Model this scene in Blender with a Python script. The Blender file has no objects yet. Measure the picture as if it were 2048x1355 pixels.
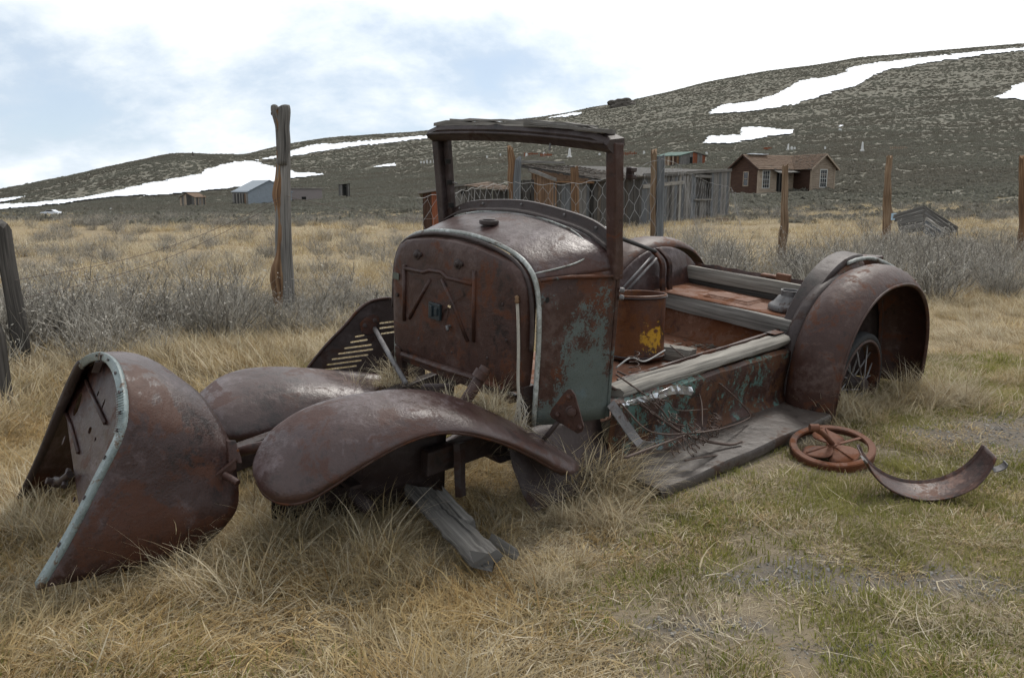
import bpy, bmesh, math, random
import numpy as np
from mathutils import Vector, Matrix, noise as mnoise
from mathutils.geometry import tessellate_polygon
random.seed(7); RNG = np.random.default_rng(7)
sc = bpy.context.scene; COL = sc.collection
# ---------------------------------------------------------------- camera
F, CX, CY, YH, EYE = 1590.0, 1024.0, 677.5, 385.0, 1.25     # focal length and horizon row for a 2048 px wide frame
PITCH = math.atan((CY - YH) / F)
cd = bpy.data.cameras.new('camera'); cam = bpy.data.objects.new('camera', cd); COL.objects.link(cam)
cam.location = (0, 0, EYE); cam.rotation_euler = (math.pi/2 - PITCH, 0, 0)
cd.sensor_width = 36.0; cd.lens = 36.0 * F / 2048.0; cd.clip_start = 0.05; cd.clip_end = 20000
sc.camera = cam
sc.cycles.max_bounces = 5; sc.cycles.diffuse_bounces = 3; sc.cycles.glossy_bounces = 2; sc.cycles.transmission_bounces = 2; sc.cycles.transparent_max_bounces = 4
sc.cycles.use_adaptive_sampling = True; sc.cycles.adaptive_threshold = 0.02
# ---------------------------------------------------------------- sky, sun, exposure
SUN_EL, SUN_AZ = math.radians(52), math.radians(28)          # azimuth measured from +Y (view direction) towards +X
w = bpy.data.worlds.new('World'); sc.world = w; w.use_nodes = True
def nd(nt, typ, inp=None, **kw):
    n = nt.nodes.new(typ)
    for k, v in kw.items(): setattr(n, k, v)
    for k, v in (inp or {}).items():
        s = n.inputs[k]
        if isinstance(v, bpy.types.NodeSocket): nt.links.new(v, s)
        else:
            if isinstance(v, tuple) and len(v) == 3 and s.type == 'RGBA': v = (*v, 1)
            s.default_value = v
    return n
def ramp(nt, fac, stops, interp='LINEAR'):
    n = nt.nodes.new('ShaderNodeValToRGB'); cr = n.color_ramp; cr.interpolation = interp
    while len(cr.elements) < len(stops): cr.elements.new(0.5)
    for e, (p, c) in zip(cr.elements, stops):
        e.position = p; e.color = (c, c, c, 1) if isinstance(c, (int, float)) else (*c, 1)
    nt.links.new(fac, n.inputs[0]); return n.outputs[0]
def mix(nt, fac, a, b, mode='MIX'):
    n = nt.nodes.new('ShaderNodeMix'); n.data_type = 'RGBA'; n.blend_type = mode
    for s, v in ((n.inputs[0], fac), (n.inputs[6], a), (n.inputs[7], b)):
        if isinstance(v, bpy.types.NodeSocket): nt.links.new(v, s)
        elif isinstance(v, (int, float)): s.default_value = v if s.type == 'VALUE' else (v, v, v, 1)
        else: s.default_value = (*v, 1)
    return n.outputs[2]
def math_(nt, op, a, b=0.0, clamp=False):
    n = nt.nodes.new('ShaderNodeMath'); n.operation = op; n.use_clamp = clamp
    for s, v in zip(n.inputs, (a, b)):
        if isinstance(v, bpy.types.NodeSocket): nt.links.new(v, s)
        else: s.default_value = v
    return n.outputs[0]
nt = w.node_tree; bg = nt.nodes['Background']
sky = nd(nt, 'ShaderNodeTexSky', sky_type='NISHITA', sun_disc=False, sun_elevation=SUN_EL, sun_rotation=SUN_AZ, altitude=2500.0, air_density=1.0, dust_density=1.5)
tc = nd(nt, 'ShaderNodeTexCoord')
sp = nd(nt, 'ShaderNodeSeparateXYZ', {0: tc.outputs['Generated']})
zz = math_(nt, 'ADD', math_(nt, 'MAXIMUM', sp.outputs[2], 0.0), 0.42)
cx_ = math_(nt, 'DIVIDE', sp.outputs[0], zz); cy_ = math_(nt, 'DIVIDE', sp.outputs[1], zz)
cv = nd(nt, 'ShaderNodeCombineXYZ', {0: cx_, 1: cy_, 2: 3.0})
n1 = nd(nt, 'ShaderNodeTexNoise', {'Vector': cv.outputs[0], 'Scale': 1.25, 'Detail': 9.0, 'Roughness': 0.60, 'Distortion': 0.2})
n2 = nd(nt, 'ShaderNodeTexNoise', {'Vector': cv.outputs[0], 'Scale': 2.8, 'Detail': 8.0, 'Roughness': 0.6})
sund = nd(nt, 'ShaderNodeVectorMath', {0: tc.outputs['Generated'], 1: (math.cos(SUN_EL)*math.sin(SUN_AZ), math.cos(SUN_EL)*math.cos(SUN_AZ), math.sin(SUN_EL))}, operation='DOT_PRODUCT')
glow = math_(nt, 'POWER', math_(nt, 'MAXIMUM', sund.outputs['Value'], 0.0), 3.0)
cover = math_(nt, 'ADD', n1.outputs[0], math_(nt, 'ADD', math_(nt, 'MULTIPLY', glow, 0.30), 0.035))
cover = math_(nt, 'ADD', cover, math_(nt, 'MULTIPLY', math_(nt, 'SUBTRACT', n2.outputs[0], 0.5), 0.52))
cl = ramp(nt, cover, [(0.0, (4.6, 5.4, 6.4)), (0.42, (5.4, 6.2, 7.1)), (0.50, (6.5, 7.2, 7.9)), (0.57, (7.9, 8.3, 8.7)), (0.66, (9.0, 9.2, 9.35)), (1.0, (11.0, 11.0, 10.9))])
gap = ramp(nt, cover, [(0.36, 0.30), (0.50, 0.0)])
bright = mix(nt, glow, 1.0, 1.25)
skyc = mix(nt, gap, mix(nt, 1.0, cl, bright, 'MULTIPLY'), sky.outputs[0])
nt.links.new(skyc, bg.inputs[0]); bg.inputs[1].default_value = 0.084
sl = bpy.data.lights.new('sun', 'SUN'); sl.energy = 1.5; sl.angle = math.radians(11); sl.color = (1.0, 0.95, 0.88)
so = bpy.data.objects.new('sun', sl); COL.objects.link(so)
so.rotation_euler = (math.pi/2 - SUN_EL, 0, math.pi - SUN_AZ)
vs = sc.view_settings; vs.view_transform = 'Standard'; vs.look = 'None'; vs.exposure = 0.57; vs.gamma = 1.0; vs.use_curve_mapping = False
# ---------------------------------------------------------------- photograph geometry helpers
cp, spi = math.cos(PITCH), math.sin(PITCH)
FW = np.array([0, cp, -spi]); UP = np.array([0, spi, cp]); RT = np.array([1.0, 0, 0]); CAM = np.array([0, 0, EYE])
def ray(px, py): return FW + RT*(px-CX)/F - UP*(py-CY)/F
def P(px, py, y):                                            # the point seen at a pixel, y metres forward
    d = ray(px, py); return CAM + d*(y/d[1])
def PZ(px, py, z):                                           # ... at height z
    d = ray(px, py); return CAM + d*((z-EYE)/d[2])
def to_px(p):
    q = np.asarray(p) - CAM; d = q@FW
    return CX + F*(q@RT)/d, CY - F*(q@UP)/d
# truck frame: u backwards from the firewall, v towards the camera side, w up
_y, _p, _r = map(math.radians, (47, 1.1, 4.8))
TB = np.array([math.sin(_y)*math.cos(_p), math.cos(_y)*math.cos(_p), math.sin(_p)])
TN = np.array([math.cos(_y)*math.cos(_r), -math.sin(_y)*math.cos(_r), -math.sin(_r)]); TN -= TB*(TB@TN); TN /= np.linalg.norm(TN)
TU = np.cross(TN, TB); TU = TU if TU[2] > 0 else -TU
TO = np.array([-.26, 3.411, -.767 + EYE])
def W(u, v, w): return TO + TB*u + TN*v + TU*w
def onT(px, py, ax, val):                                    # pixel to the truck plane u/v/w = val
    d = ray(px, py); k = {'u': TB, 'v': TN, 'w': TU}[ax]
    s = (val - (CAM-TO)@k)/(d@k); return CAM + d*s
def uvw(p): q = np.asarray(p)-TO; return np.array([q@TB, q@TN, q@TU])
# ---------------------------------------------------------------- terrain height
_A = np.array([.4, 30, 45, 60, 100, 160, 250, 400, 600, 900, 1300, 2200])
_C = {  # pixel column: rows at which the ground lies at those distances (30 m and on)
 -2600: [450, 445, 432, 426, 424, 414, 408, 400, 396, 398, 402],
 -600: [450, 445, 432, 428, 428, 420, 412, 404, 398, 400, 404],
 0:    [450, 444, 432, 430, 427, 419, 394, 384, 390, 396, 400],
 200:  [450, 441, 430, 422, 414, 402, 346, 346, 362, 372, 385],
 370:  [450, 439, 430, 418, 408, 384, 313, 309, 330, 345, 370],
 475:  [449, 438, 428, 415, 405, 380, 328, 314, 318, 330, 360],
 560:  [449, 437, 427, 412, 400, 376, 346, 322, 296, 310, 350],
 650:  [448, 436, 424, 408, 392, 370, 346, 316, 280, 296, 340],
 870:  [447, 432, 418, 400, 378, 355, 330, 300, 264, 285, 330],
 1100: [446, 430, 414, 388, 354, 330, 305, 275, 236, 262, 320],
 1240: [446, 428, 410, 378, 344, 318, 290, 252, 211, 240, 310],
 1400: [446, 424, 404, 368, 332, 298, 265, 220, 171, 205, 290],
 1700: [445, 422, 401, 362, 322, 284, 240, 186, 126, 165, 260],
 2048: [443, 418, 396, 356, 316, 274, 220, 160, 95, 140, 240],
 2700: [441, 414, 390, 346, 300, 250, 190, 130, 62, 115, 220],
 4200: [442, 420, 400, 365, 330, 290, 240, 190, 140, 190, 270]}
_az = [math.atan((c-CX)/F) for c in _C]; _rows = [v for v in _C.values()]
_az = [-math.pi-.4] + [-math.pi+.3] + _az + [math.pi-.5, math.pi+.3]; _rows = [_rows[0]]*2 + _rows + [_rows[0]]*2
_AG = np.linspace(-math.pi, math.pi, 1441); _LG = np.linspace(math.log(20), math.log(2200), 220)
_T = np.zeros((len(_AG), len(_LG)))
_mid = np.array([np.interp(_AG, _az, [r[k] for r in _rows]) for k in range(11)])
for i in range(len(_AG)):
    _T[i] = np.interp(_LG, np.log(_A[1:]), (YH-_mid[:, i])/F)
def _blur(a, n, ax):
    k = np.hanning(2*n+1); k /= k.sum()
    pad = [(0, 0), (0, 0)]; pad[ax] = (n, n); b = np.pad(a, pad, mode='edge')
    return np.apply_along_axis(lambda r: np.convolve(r, k, 'valid'), ax, b)
_T = _blur(_blur(_T, 8, 0), 7, 1)*np.maximum(np.cos(_AG), .45)[:, None]
def _vn(x, y, s):                                            # cheap smooth value noise, vectorised
    x = np.asarray(x)/s; y = np.asarray(y)/s
    xi = np.floor(x); yi = np.floor(y); fx = x-xi; fy = y-yi; fx = fx*fx*(3-2*fx); fy = fy*fy*(3-2*fy)
    def h(a, b):
        t = np.sin(a*127.1 + b*311.7)*43758.5453; return t-np.floor(t)
    return (h(xi, yi)*(1-fx)+h(xi+1, yi)*fx)*(1-fy)+(h(xi, yi+1)*(1-fx)+h(xi+1, yi+1)*fx)*fy - .5
def H(x, y):
    x = np.asarray(x, float); y = np.asarray(y, float)
    r = np.hypot(x, y) + 1e-6; az = np.arctan2(x, y)
    a = (az+math.pi)/(2*math.pi)*(len(_AG)-1); l = (np.log(np.maximum(r, 20.01))-_LG[0])/(_LG[-1]-_LG[0])*(len(_LG)-1)
    a = np.clip(a, 0, len(_AG)-1.001); l = np.clip(l, 0, len(_LG)-1.001)
    ai = a.astype(int); li = l.astype(int); fa = a-ai; fl = l-li
    t = (_T[ai, li]*(1-fa)+_T[ai+1, li]*fa)*(1-fl)+(_T[ai, li+1]*(1-fa)+_T[ai+1, li+1]*fa)*fl
    k = np.clip((r-20)/14, 0, 1); k = k*k*(3-2*k)
    z = k*(t*r + EYE)
    z = z + _vn(x, y, .55)*.05*np.clip((r-1)/2, .2, 1) + _vn(x+9, y-4, 2.2)*.07*np.clip((r-3)/6, 0, 1) + _vn(x, y, 9.)*.25*np.clip((r-20)/40, 0, 1)
    z = z + _vn(x, y, 45.)*2.2*np.clip((r-150)/350, 0, 1) + _vn(x+5, y, 17.)*.8*np.clip((r-150)/350, 0, 1)
    return z
def Hf(x, y): return float(H(np.array([x]), np.array([y]))[0])
def G(px, y):                                                # ground point under a pixel column, y metres forward
    z = 0.0
    for _ in range(4):
        x = (px-CX)/F*(y*cp + (EYE-z)*spi); z = Hf(x, y)
    return np.array([x, y, z])
# ---------------------------------------------------------------- mesh builder
class MB:
    def __init__(s): s.v = []; s.f = []; s.uv = []; s.mi = []
    def add(s, vs, fs, uvs=None, mi=0):
        o = len(s.v); s.v += [tuple(map(float, p)) for p in vs]
        for k, f in enumerate(fs):
            s.f.append([i+o for i in f]); s.mi.append(mi)
            s.uv.append([tuple(u) for u in uvs[k]] if uvs else [(0.0, 0.0)]*len(f))
    def grid(s, rows, closed=False, uvs=True, flip=False):     # rows: list of equal-length lists of points
        n, m = len(rows), len(rows[0]); A = np.array(rows, float)
        du = np.r_[0, np.cumsum(np.linalg.norm(np.diff(A, axis=0), axis=2).mean(1))]
        dv = np.r_[0, np.cumsum(np.linalg.norm(np.diff(A, axis=1), axis=2).mean(0))]
        fs, us = [], []
        for i in range(n-1):
            for j in range(m if closed else m-1):
                j2 = (j+1) % m; q = [i*m+j, (i+1)*m+j, (i+1)*m+j2, i*m+j2]
                d2 = dv[j]+.02 if j2 == 0 else dv[j2]; u = [(du[i], dv[j]), (du[i+1], dv[j]), (du[i+1], d2), (du[i], d2)]
                if flip: q.reverse(); u.reverse()
                fs.append(q); us.append(u)
        s.add(A.reshape(-1, 3), fs, us)
    def tube(s, pts, r, n=8, cap=True, flat=1.0, ref=None):
        pts = [np.array(p, float) for p in pts]; rr = r if isinstance(r, (list, tuple, np.ndarray)) else [r]*len(pts)
        rows = []; prev = None
        for i, p in enumerate(pts):
            t = pts[min(i+1, len(pts)-1)] - pts[max(i-1, 0)]; t = t/(np.linalg.norm(t)+1e-12)
            if prev is None:
                a = np.array(ref if ref is not None else ((0, 0, 1) if abs(t[2]) < .9 else (1, 0, 0)), float)
            else: a = prev
            a = a - t*(a@t); a /= np.linalg.norm(a)+1e-12; prev = a; b = np.cross(t, a)
            rows.append([p + rr[i]*(a*math.cos(2*math.pi*k/n)*flat + b*math.sin(2*math.pi*k/n)) for k in range(n)])
        o = len(s.v); s.grid(rows, closed=True)
        if cap and n > 2:
            s.f.append([o+k for k in range(n)]); s.uv.append([(0, .01*k) for k in range(n)]); s.mi.append(0)
            e = o+(len(rows)-1)*n; s.f.append([e+n-1-k for k in range(n)]); s.uv.append([(0, .01*k) for k in range(n)]); s.mi.append(0)
    def plank(s, p0, p1, wv, tv, segs=5, j=0.0, taper=1.0, ragged=0.0):
        # a board from p0 to p1; wv and tv are full width and thickness vectors, centred on the line
        p0, p1, wv, tv = (np.array(a, float) for a in (p0, p1, wv, tv)); L = np.linalg.norm(p1-p0); d = (p1-p0)/(L+1e-9)
        ww, tt = np.linalg.norm(wv), np.linalg.norm(tv); rows = []
        for i in range(segs+1):
            c = p0+(p1-p0)*i/segs; k = 1+(taper-1)*i/segs; row = []
            for a, b in ((-.5, -.5), (.5, -.5), (.5, .5), (-.5, .5)):
                q = c + wv*a*k + tv*b*k
                if j: q = q + wv/ww*random.gauss(0, j) + tv/tt*random.gauss(0, j*.5)
                if ragged and i in (0, segs): q = q + d*random.uniform(-ragged, ragged)
                row.append(q)
            rows.append(row)
        o = len(s.v); off = random.random()*20; fs, us = [], []
        for i in range(segs):
            for k in range(4):
                k2 = (k+1) % 4; fs.append([i*4+k, (i+1)*4+k, (i+1)*4+k2, i*4+k2])
                a0 = {0: 0, 1: ww, 2: ww+tt, 3: 2*ww+tt}[k]; a1 = a0+(ww if k % 2 == 0 else tt)
                us.append([(L*i/segs+off, a0+off), (L*(i+1)/segs+off, a0+off), (L*(i+1)/segs+off, a1+off), (L*i/segs+off, a1+off)])
        fs.append([0, 1, 2, 3]); us.append([(off+.3*q, off) for q in (0, .01, .02, .03)])
        e = segs*4; fs.append([e+3, e+2, e+1, e]); us.append([(off+.3*q, off) for q in (0, .01, .02, .03)])
        s.add(np.array(rows).reshape(-1, 3), fs, us)
    def box(s, c, a, b, d):                                   # centre and three full edge vectors
        s.plank(np.array(c)-np.array(a)/2, np.array(c)+np.array(a)/2, b, d, segs=1)
    def lathe(s, base, prof, n=24, axis=(0, 0, 1), ref=None):  # prof: (radius, height)
        ax = np.array(axis, float); ax /= np.linalg.norm(ax)
        a = np.array(ref if ref is not None else ((1, 0, 0) if abs(ax[0]) < .9 else (0, 1, 0)), float); a -= ax*(a@ax); a /= np.linalg.norm(a); b = np.cross(ax, a)
        s.grid([[np.array(base)+ax*h+r*(a*math.cos(2*math.pi*k/n)+b*math.sin(2*math.pi*k/n)) for k in range(n)] for r, h in prof], closed=True)
    def poly(s, outer, holes=()):                              # flat polygon with holes, given as 3-D points in one plane
        loops = [[Vector(p) for p in outer]] + [[Vector(p) for p in h] for h in holes]
        flat = [p for l in loops for p in l]
        o = np.array(outer[0]); s.add(flat, [list(t) for t in tessellate_polygon(loops)])
    def build(s, name, mat, parent=None, smooth=False, solid=0.0, bevel=0.0, sub=0, offset=0.0, origin=None, weld=False):
        me = bpy.data.meshes.new(name); V = np.array(s.v); c = (V.min(0)+V.max(0))/2 if origin is None else np.array(origin, float)
        me.from_pydata([tuple(p) for p in V-c], [], s.f)
        ul = me.uv_layers.new(name='UVMap'); flat = [u for f in s.uv for u in f]
        ul.data.foreach_set('uv', [x for u in flat for x in u])
        for m in (mat if isinstance(mat, (list, tuple)) else [mat]): me.materials.append(m)
        if any(s.mi): me.polygons.foreach_set('material_index', s.mi)
        if weld:
            bm = bmesh.new(); bm.from_mesh(me); bmesh.ops.remove_doubles(bm, verts=bm.verts, dist=1e-4); bmesh.ops.recalc_face_normals(bm, faces=bm.faces); bm.to_mesh(me); bm.free()
        if smooth:
            me.polygons.foreach_set('use_smooth', [True]*len(me.polygons))
            if smooth == 'auto': me.set_sharp_from_angle(angle=math.radians(42))
        o = bpy.data.objects.new(name, me); COL.objects.link(o); place(o, c, parent)
        if sub: m = o.modifiers.new('sub', 'SUBSURF'); m.levels = sub; m.render_levels = sub
        if solid: m = o.modifiers.new('solid', 'SOLIDIFY'); m.thickness = solid; m.offset = offset
        if bevel: m = o.modifiers.new('bevel', 'BEVEL'); m.width = bevel; m.segments = 2; m.limit_method = 'ANGLE'; m.angle_limit = .7
        return o
WORLD = {}
def place(o, loc, parent):                                    # world position, kept under a parent without rotation
    WORLD[o.name] = np.array(loc, float)
    if parent is not None:
        o.parent = parent; o.location = tuple(np.array(loc)-WORLD[parent.name])
    else: o.location = tuple(loc)
def empty(name, loc, label, cat, group=None):
    o = bpy.data.objects.new(name, None); COL.objects.link(o); place(o, loc, None); o.empty_display_size = .2
    return tag(o, label, cat, group)
def tag(o, label=None, cat=None, group=None, kind=None):
    if label: o['label'] = label
    if cat: o['category'] = cat
    if group: o['group'] = group
    if kind: o['kind'] = kind
    return o
def crom(pts, n):                                             # Catmull-Rom resampling of a point list
    A = np.array(pts, float); A = np.vstack([2*A[0]-A[1], A, 2*A[-1]-A[-2]]); out = []
    m = len(A)-3
    for i in range(n):
        t = i/(n-1)*m; k = min(int(t), m-1); f = t-k; a, b, c, d = A[k:k+4]
        out.append(.5*((2*b)+(-a+c)*f+(2*a-5*b+4*c-d)*f*f+(-a+3*b-3*c+d)*f**3))
    return np.array(out)
# ---------------------------------------------------------------- materials
def newmat(name):
    m = bpy.data.materials.new(name); m.use_nodes = True; nt = m.node_tree
    return m, nt, nt.nodes['Principled BSDF']
def setin(nt, b, **kw):
    for k, v in kw.items():
        s = b.inputs[k.replace('_', ' ')]
        if isinstance(v, bpy.types.NodeSocket): nt.links.new(v, s)
        elif isinstance(v, tuple): s.default_value = (*v, 1)
        else: s.default_value = v
def pos(nt, sx=1, sy=1, sz=1, off=0.0):
    g = nd(nt, 'ShaderNodeNewGeometry')
    return nd(nt, 'ShaderNodeMapping', {'Vector': g.outputs['Position'], 'Location': (off, off*1.7, -off), 'Scale': (sx, sy, sz)}).outputs[0]
def noise(nt, vec, scale, detail=4.0, rough=.55, dist=0.0):
    return nd(nt, 'ShaderNodeTexNoise', {'Vector': vec, 'Scale': scale, 'Detail': detail, 'Roughness': rough, 'Distortion': dist}).outputs[0]
def bump(nt, h, strength, dist=.01, nrm=None):
    d = {'Height': h, 'Strength': strength, 'Distance': dist}
    if nrm: d['Normal'] = nrm
    return nd(nt, 'ShaderNodeBump', d).outputs[0]
def rust(name, dark=(.014, .0065, .005), mid=(.042, .0185, .0135), pale=(.080, .050, .043), orange=(.105, .034, .013), o_amt=.4, pale_amt=.5, paint=None, p_amt=0.0, rough=.5, off=0.0, scale=1.0, spot=None, zb=None, spec=.32):
    m, nt, b = newmat(name); v = pos(nt, off=off)
    a = noise(nt, v, 3.2*scale, 9, .62, .4); f = noise(nt, v, 26*scale, 6, .65); g = noise(nt, v, 120, 3, .6)
    base = ramp(nt, math_(nt, 'ADD', math_(nt, 'MULTIPLY', a, .60), math_(nt, 'MULTIPLY', f, .40)), [(.39, dark), (.46, mid), (.515, mid), (.66-.09*pale_amt, pale)])
    o = noise(nt, pos(nt, off=off+5), 4.5*scale, 8, .7, .6)
    om = ramp(nt, math_(nt, 'ADD', math_(nt, 'MULTIPLY', o, .75), math_(nt, 'MULTIPLY', f, .25)), [(.575-.12*o_amt, 0.0), (.62-.12*o_amt, .9)])
    col = mix(nt, om, base, mix(nt, f, orange, tuple(c*.45 for c in orange)))
    r = math_(nt, 'ADD', math_(nt, 'MULTIPLY', om, .25), math_(nt, 'ADD', rough-.12, math_(nt, 'MULTIPLY', f, .22)))
    if paint:
        pn = math_(nt, 'ADD', math_(nt, 'MULTIPLY', noise(nt, pos(nt, off=off+11, sz=.8), 2.6*scale, 9, .66, .8), .66), math_(nt, 'MULTIPLY', noise(nt, pos(nt, off=off+1), 13*scale, 6, .7), .34))
        if zb: pn = math_(nt, 'ADD', pn, math_(nt, 'MULTIPLY', math_(nt, 'SUBTRACT', zb[0], nd(nt, 'ShaderNodeSeparateXYZ', {0: pos(nt)}).outputs[2]), zb[1]))
        pm = ramp(nt, math_(nt, 'ADD', math_(nt, 'MULTIPLY', pn, .8), math_(nt, 'MULTIPLY', g, .2)), [(.60-.22*p_amt, 0.0), (.625-.22*p_amt, 1.0)])
        pc = mix(nt, a, paint, tuple(min(1, c*1.7+.02) for c in paint))
        pc = mix(nt, ramp(nt, noise(nt, pos(nt, off=off+3), 3.3, 5, .6), [(.56, 0.0), (.64, .8)]), pc, (.10, .142, .158))
        col = mix(nt, pm, col, pc)
    if spot:
        dv = nd(nt, 'ShaderNodeVectorMath', {0: pos(nt), 1: tuple(onT(1270, 712, 'w', -.195)+np.array([.075, -.147, 0])+TU*.13)}, operation='DISTANCE').outputs['Value']
        col = mix(nt, ramp(nt, math_(nt, 'ADD', dv, math_(nt, 'MULTIPLY', f, .30)), [(.20, 1.0), (.225, 0.0)]), col, spot)
    col = mix(nt, ramp(nt, g, [(.60, 0.0), (.72, .55)]), col, tuple(c*.5 for c in dark))
    setin(nt, b, Base_Color=col, Roughness=r, Specular_IOR_Level=spec)
    dent = noise(nt, pos(nt, off=off+7), 7.0, 2, .5)
    setin(nt, b, Normal=bump(nt, g, .30, .004, bump(nt, f, .32, .008, bump(nt, dent, .30, .03))))
    return m
def wood(name, c0, c1, c2, rough=.85, knots=.5, grain=1.0, along=1.6, across=55):
    m, nt, b = newmat(name); u = nd(nt, 'ShaderNodeUVMap', uv_map='UVMap').outputs[0]
    v = nd(nt, 'ShaderNodeMapping', {'Vector': u, 'Scale': (along, across, 1)}).outputs[0]
    g = noise(nt, v, 1.0, 6, .62, .25); big = noise(nt, nd(nt, 'ShaderNodeMapping', {'Vector': u, 'Scale': (1.4, 7, 1)}).outputs[0], 1.0, 4)
    rnd = nd(nt, 'ShaderNodeObjectInfo').outputs['Random']
    col = ramp(nt, g, [(.30, c0), (.5, c1), (.68, c2)])
    col = mix(nt, ramp(nt, big, [(.40, 0.0), (.66, .6*knots)]), col, c0)
    hs = nd(nt, 'ShaderNodeHueSaturation', {'Color': col, 'Value': nd(nt, 'ShaderNodeMapRange', {0: rnd, 3: .72, 4: 1.22}).outputs[0]})
    crack = ramp(nt, noise(nt, nd(nt, 'ShaderNodeMapping', {'Vector': u, 'Scale': (along*.8, across*1.6, 1), 'Location': (3, 9, 0)}).outputs[0], 1.0, 3, .5), [(.30, 0.0), (.40, 1.0)])
    setin(nt, b, Base_Color=mix(nt, crack, tuple(c*.30 for c in c0), hs.outputs[0]), Roughness=rough, Specular_IOR_Level=.25)
    setin(nt, b, Normal=bump(nt, crack, .7*grain, .006, bump(nt, g, .6*grain, .004)))
    return m
def plain(name, c, rough=.7, var=.25, scale=8, spec=.3, metallic=0.0):
    m, nt, b = newmat(name); v = pos(nt)
    col = mix(nt, noise(nt, v, scale, 6, .6), tuple(x*(1-var) for x in c), tuple(min(1, x*(1+var)) for x in c))
    setin(nt, b, Base_Color=col, Roughness=rough, Specular_IOR_Level=spec, Metallic=metallic)
    setin(nt, b, Normal=bump(nt, noise(nt, v, scale*9, 4), .15, .005)); return m
RUST = rust('rust_brown', o_amt=.42, pale_amt=.55)
RUSTL = rust('rust_lavender', dark=(.020, .009, .0075), mid=(.046, .0235, .0205), pale=(.105, .077, .078), orange=(.070, .024, .014), o_amt=.42, pale_amt=.6, rough=.37, spec=.48, off=2)
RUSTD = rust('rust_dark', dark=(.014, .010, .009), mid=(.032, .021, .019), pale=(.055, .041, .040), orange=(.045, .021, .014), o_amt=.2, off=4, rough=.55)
RUSTO = rust('rust_orange', dark=(.065, .025, .014), mid=(.125, .054, .030), pale=(.21, .120, .085), orange=(.16, .056, .020), o_amt=.7, off=6, rough=.7)
RUSTS = rust('rust_shell', dark=(.012, .0055, .0045), mid=(.032, .0145, .0118), pale=(.082, .057, .057), orange=(.070, .022, .009), o_amt=.55, pale_amt=.55, rough=.39, spec=.38, off=13.3)
RUSTT = rust('rust_teal_paint', paint=(.050, .062, .058), p_amt=.35, o_amt=.42, off=8, zb=(.70, .32))
RUSTT2 = rust('rust_teal_sill', paint=(.045, .088, .075), p_amt=.30, o_amt=.7, orange=(.10, .040, .016), off=21, scale=1.6)
RUSTB = rust('rust_bucket', dark=(.030, .012, .008), mid=(.072, .024, .010), pale=(.115, .042, .015), orange=(.15, .050, .012), o_amt=.65, off=9, rough=.5, spot=(.38, .20, .012))
RUSTF = rust('rust_fan', dark=(.055, .022, .013), mid=(.115, .045, .024), pale=(.18, .090, .058), orange=(.15, .050, .018), o_amt=.6, off=17, rough=.75)
BAND = rust('rust_band', dark=(.020, .012, .011), mid=(.050, .027, .023), pale=(.15, .085, .065), o_amt=.35, off=30, rough=.42, scale=2)
TRIM = rust('trim_pale_blue', dark=(.10, .125, .122), mid=(.165, .20, .20), pale=(.28, .33, .33), orange=(.13, .065, .028), o_amt=.30, off=14, rough=.38, scale=2.2)
TRIMG = rust('trim_grey_green', dark=(.13, .14, .12), mid=(.24, .25, .23), pale=(.42, .44, .43), orange=(.09, .05, .03), o_amt=.25, off=16, rough=.3, scale=2.2)
STEEL = rust('bare_steel', dark=(.07, .066, .066), mid=(.12, .113, .113), pale=(.21, .20, .20), orange=(.07, .04, .03), o_amt=.2, off=18, rough=.42)
WGREY = wood('wood_grey', (.060, .055, .050), (.150, .140, .128), (.255, .240, .220))
WPALE = wood('wood_pale', (.11, .10, .088), (.26, .24, .21), (.40, .375, .33))
WDARK = wood('wood_dark', (.022, .020, .018), (.055, .050, .045), (.105, .095, .086))
WBLUE = wood('wood_bluegrey', (.050, .053, .057), (.110, .115, .120), (.185, .190, .195))
WORNG = wood('wood_orange', (.055, .030, .017), (.17, .095, .050), (.30, .195, .115))
WRED = wood('wood_red_brown', (.024, .012, .008), (.060, .030, .019), (.105, .058, .039))
WREDP = wood('wood_red_paint', (.10, .032, .016), (.22, .070, .034), (.30, .12, .065))
WTAN = wood('wood_tan', (.13, .092, .062), (.32, .25, .185), (.47, .39, .305))
WPOST = wood('wood_post_brown', (.055, .034, .020), (.165, .108, .066), (.30, .225, .155))
SHING = wood('shingle_brown', (.050, .030, .018), (.125, .080, .052), (.22, .155, .11), along=5, across=20)
SHINGD = wood('shingle_dark', (.030, .024, .019), (.070, .056, .044), (.12, .10, .082), along=5, across=20)
TIN = plain('tin_roof', (.20, .23, .26), .5, .15, 3)
TINSIDE = wood('siding_blue_grey', (.19, .22, .24), (.27, .30, .33), (.33, .37, .40), knots=.2)
GREENROOF = plain('green_roof', (.075, .125, .105), .7, .2, 2)
WHITEP = plain('white_paint', (.46, .45, .42), .6, .15, 20)
STONE = plain('pale_marble', (.55, .54, .52), .7, .2, 10)
ROCK = plain('dark_rock', (.075, .065, .055), .9, .45, 3)
BLOCK = plain('pinkish_block', (.22, .19, .18), .9, .2, 4)
WIRE = plain('galvanised_wire', (.26, .255, .25), .5, .25, 15)
WIRED = plain('rusty_wire', (.075, .05, .04), .6, .4, 30)
RUBBER = plain('rubber_black', (.018, .018, .019), .75, .3, 20)
FOIL = plain('crumpled_aluminium', (.55, .57, .60), .33, .15, 25, metallic=.8)
ROPE = plain('pale_cord', (.42, .39, .34), .9, .3, 60)
SNOW = plain('snow', (.70, .725, .76), .6, .09, .25)
HOLESHADE = plain('hole_shade', (.012, .011, .010), .9, .2, 8)  # near-black colour stands in for the shade inside holes and openings
CARW = plain('car_paint_white', (.62, .65, .70), .3, .05, 1)
GLASSD, _nt, _b = newmat('window_glass'); setin(_nt, _b, Base_Color=(.018, .022, .028), Roughness=.08, Specular_IOR_Level=.6)
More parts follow.
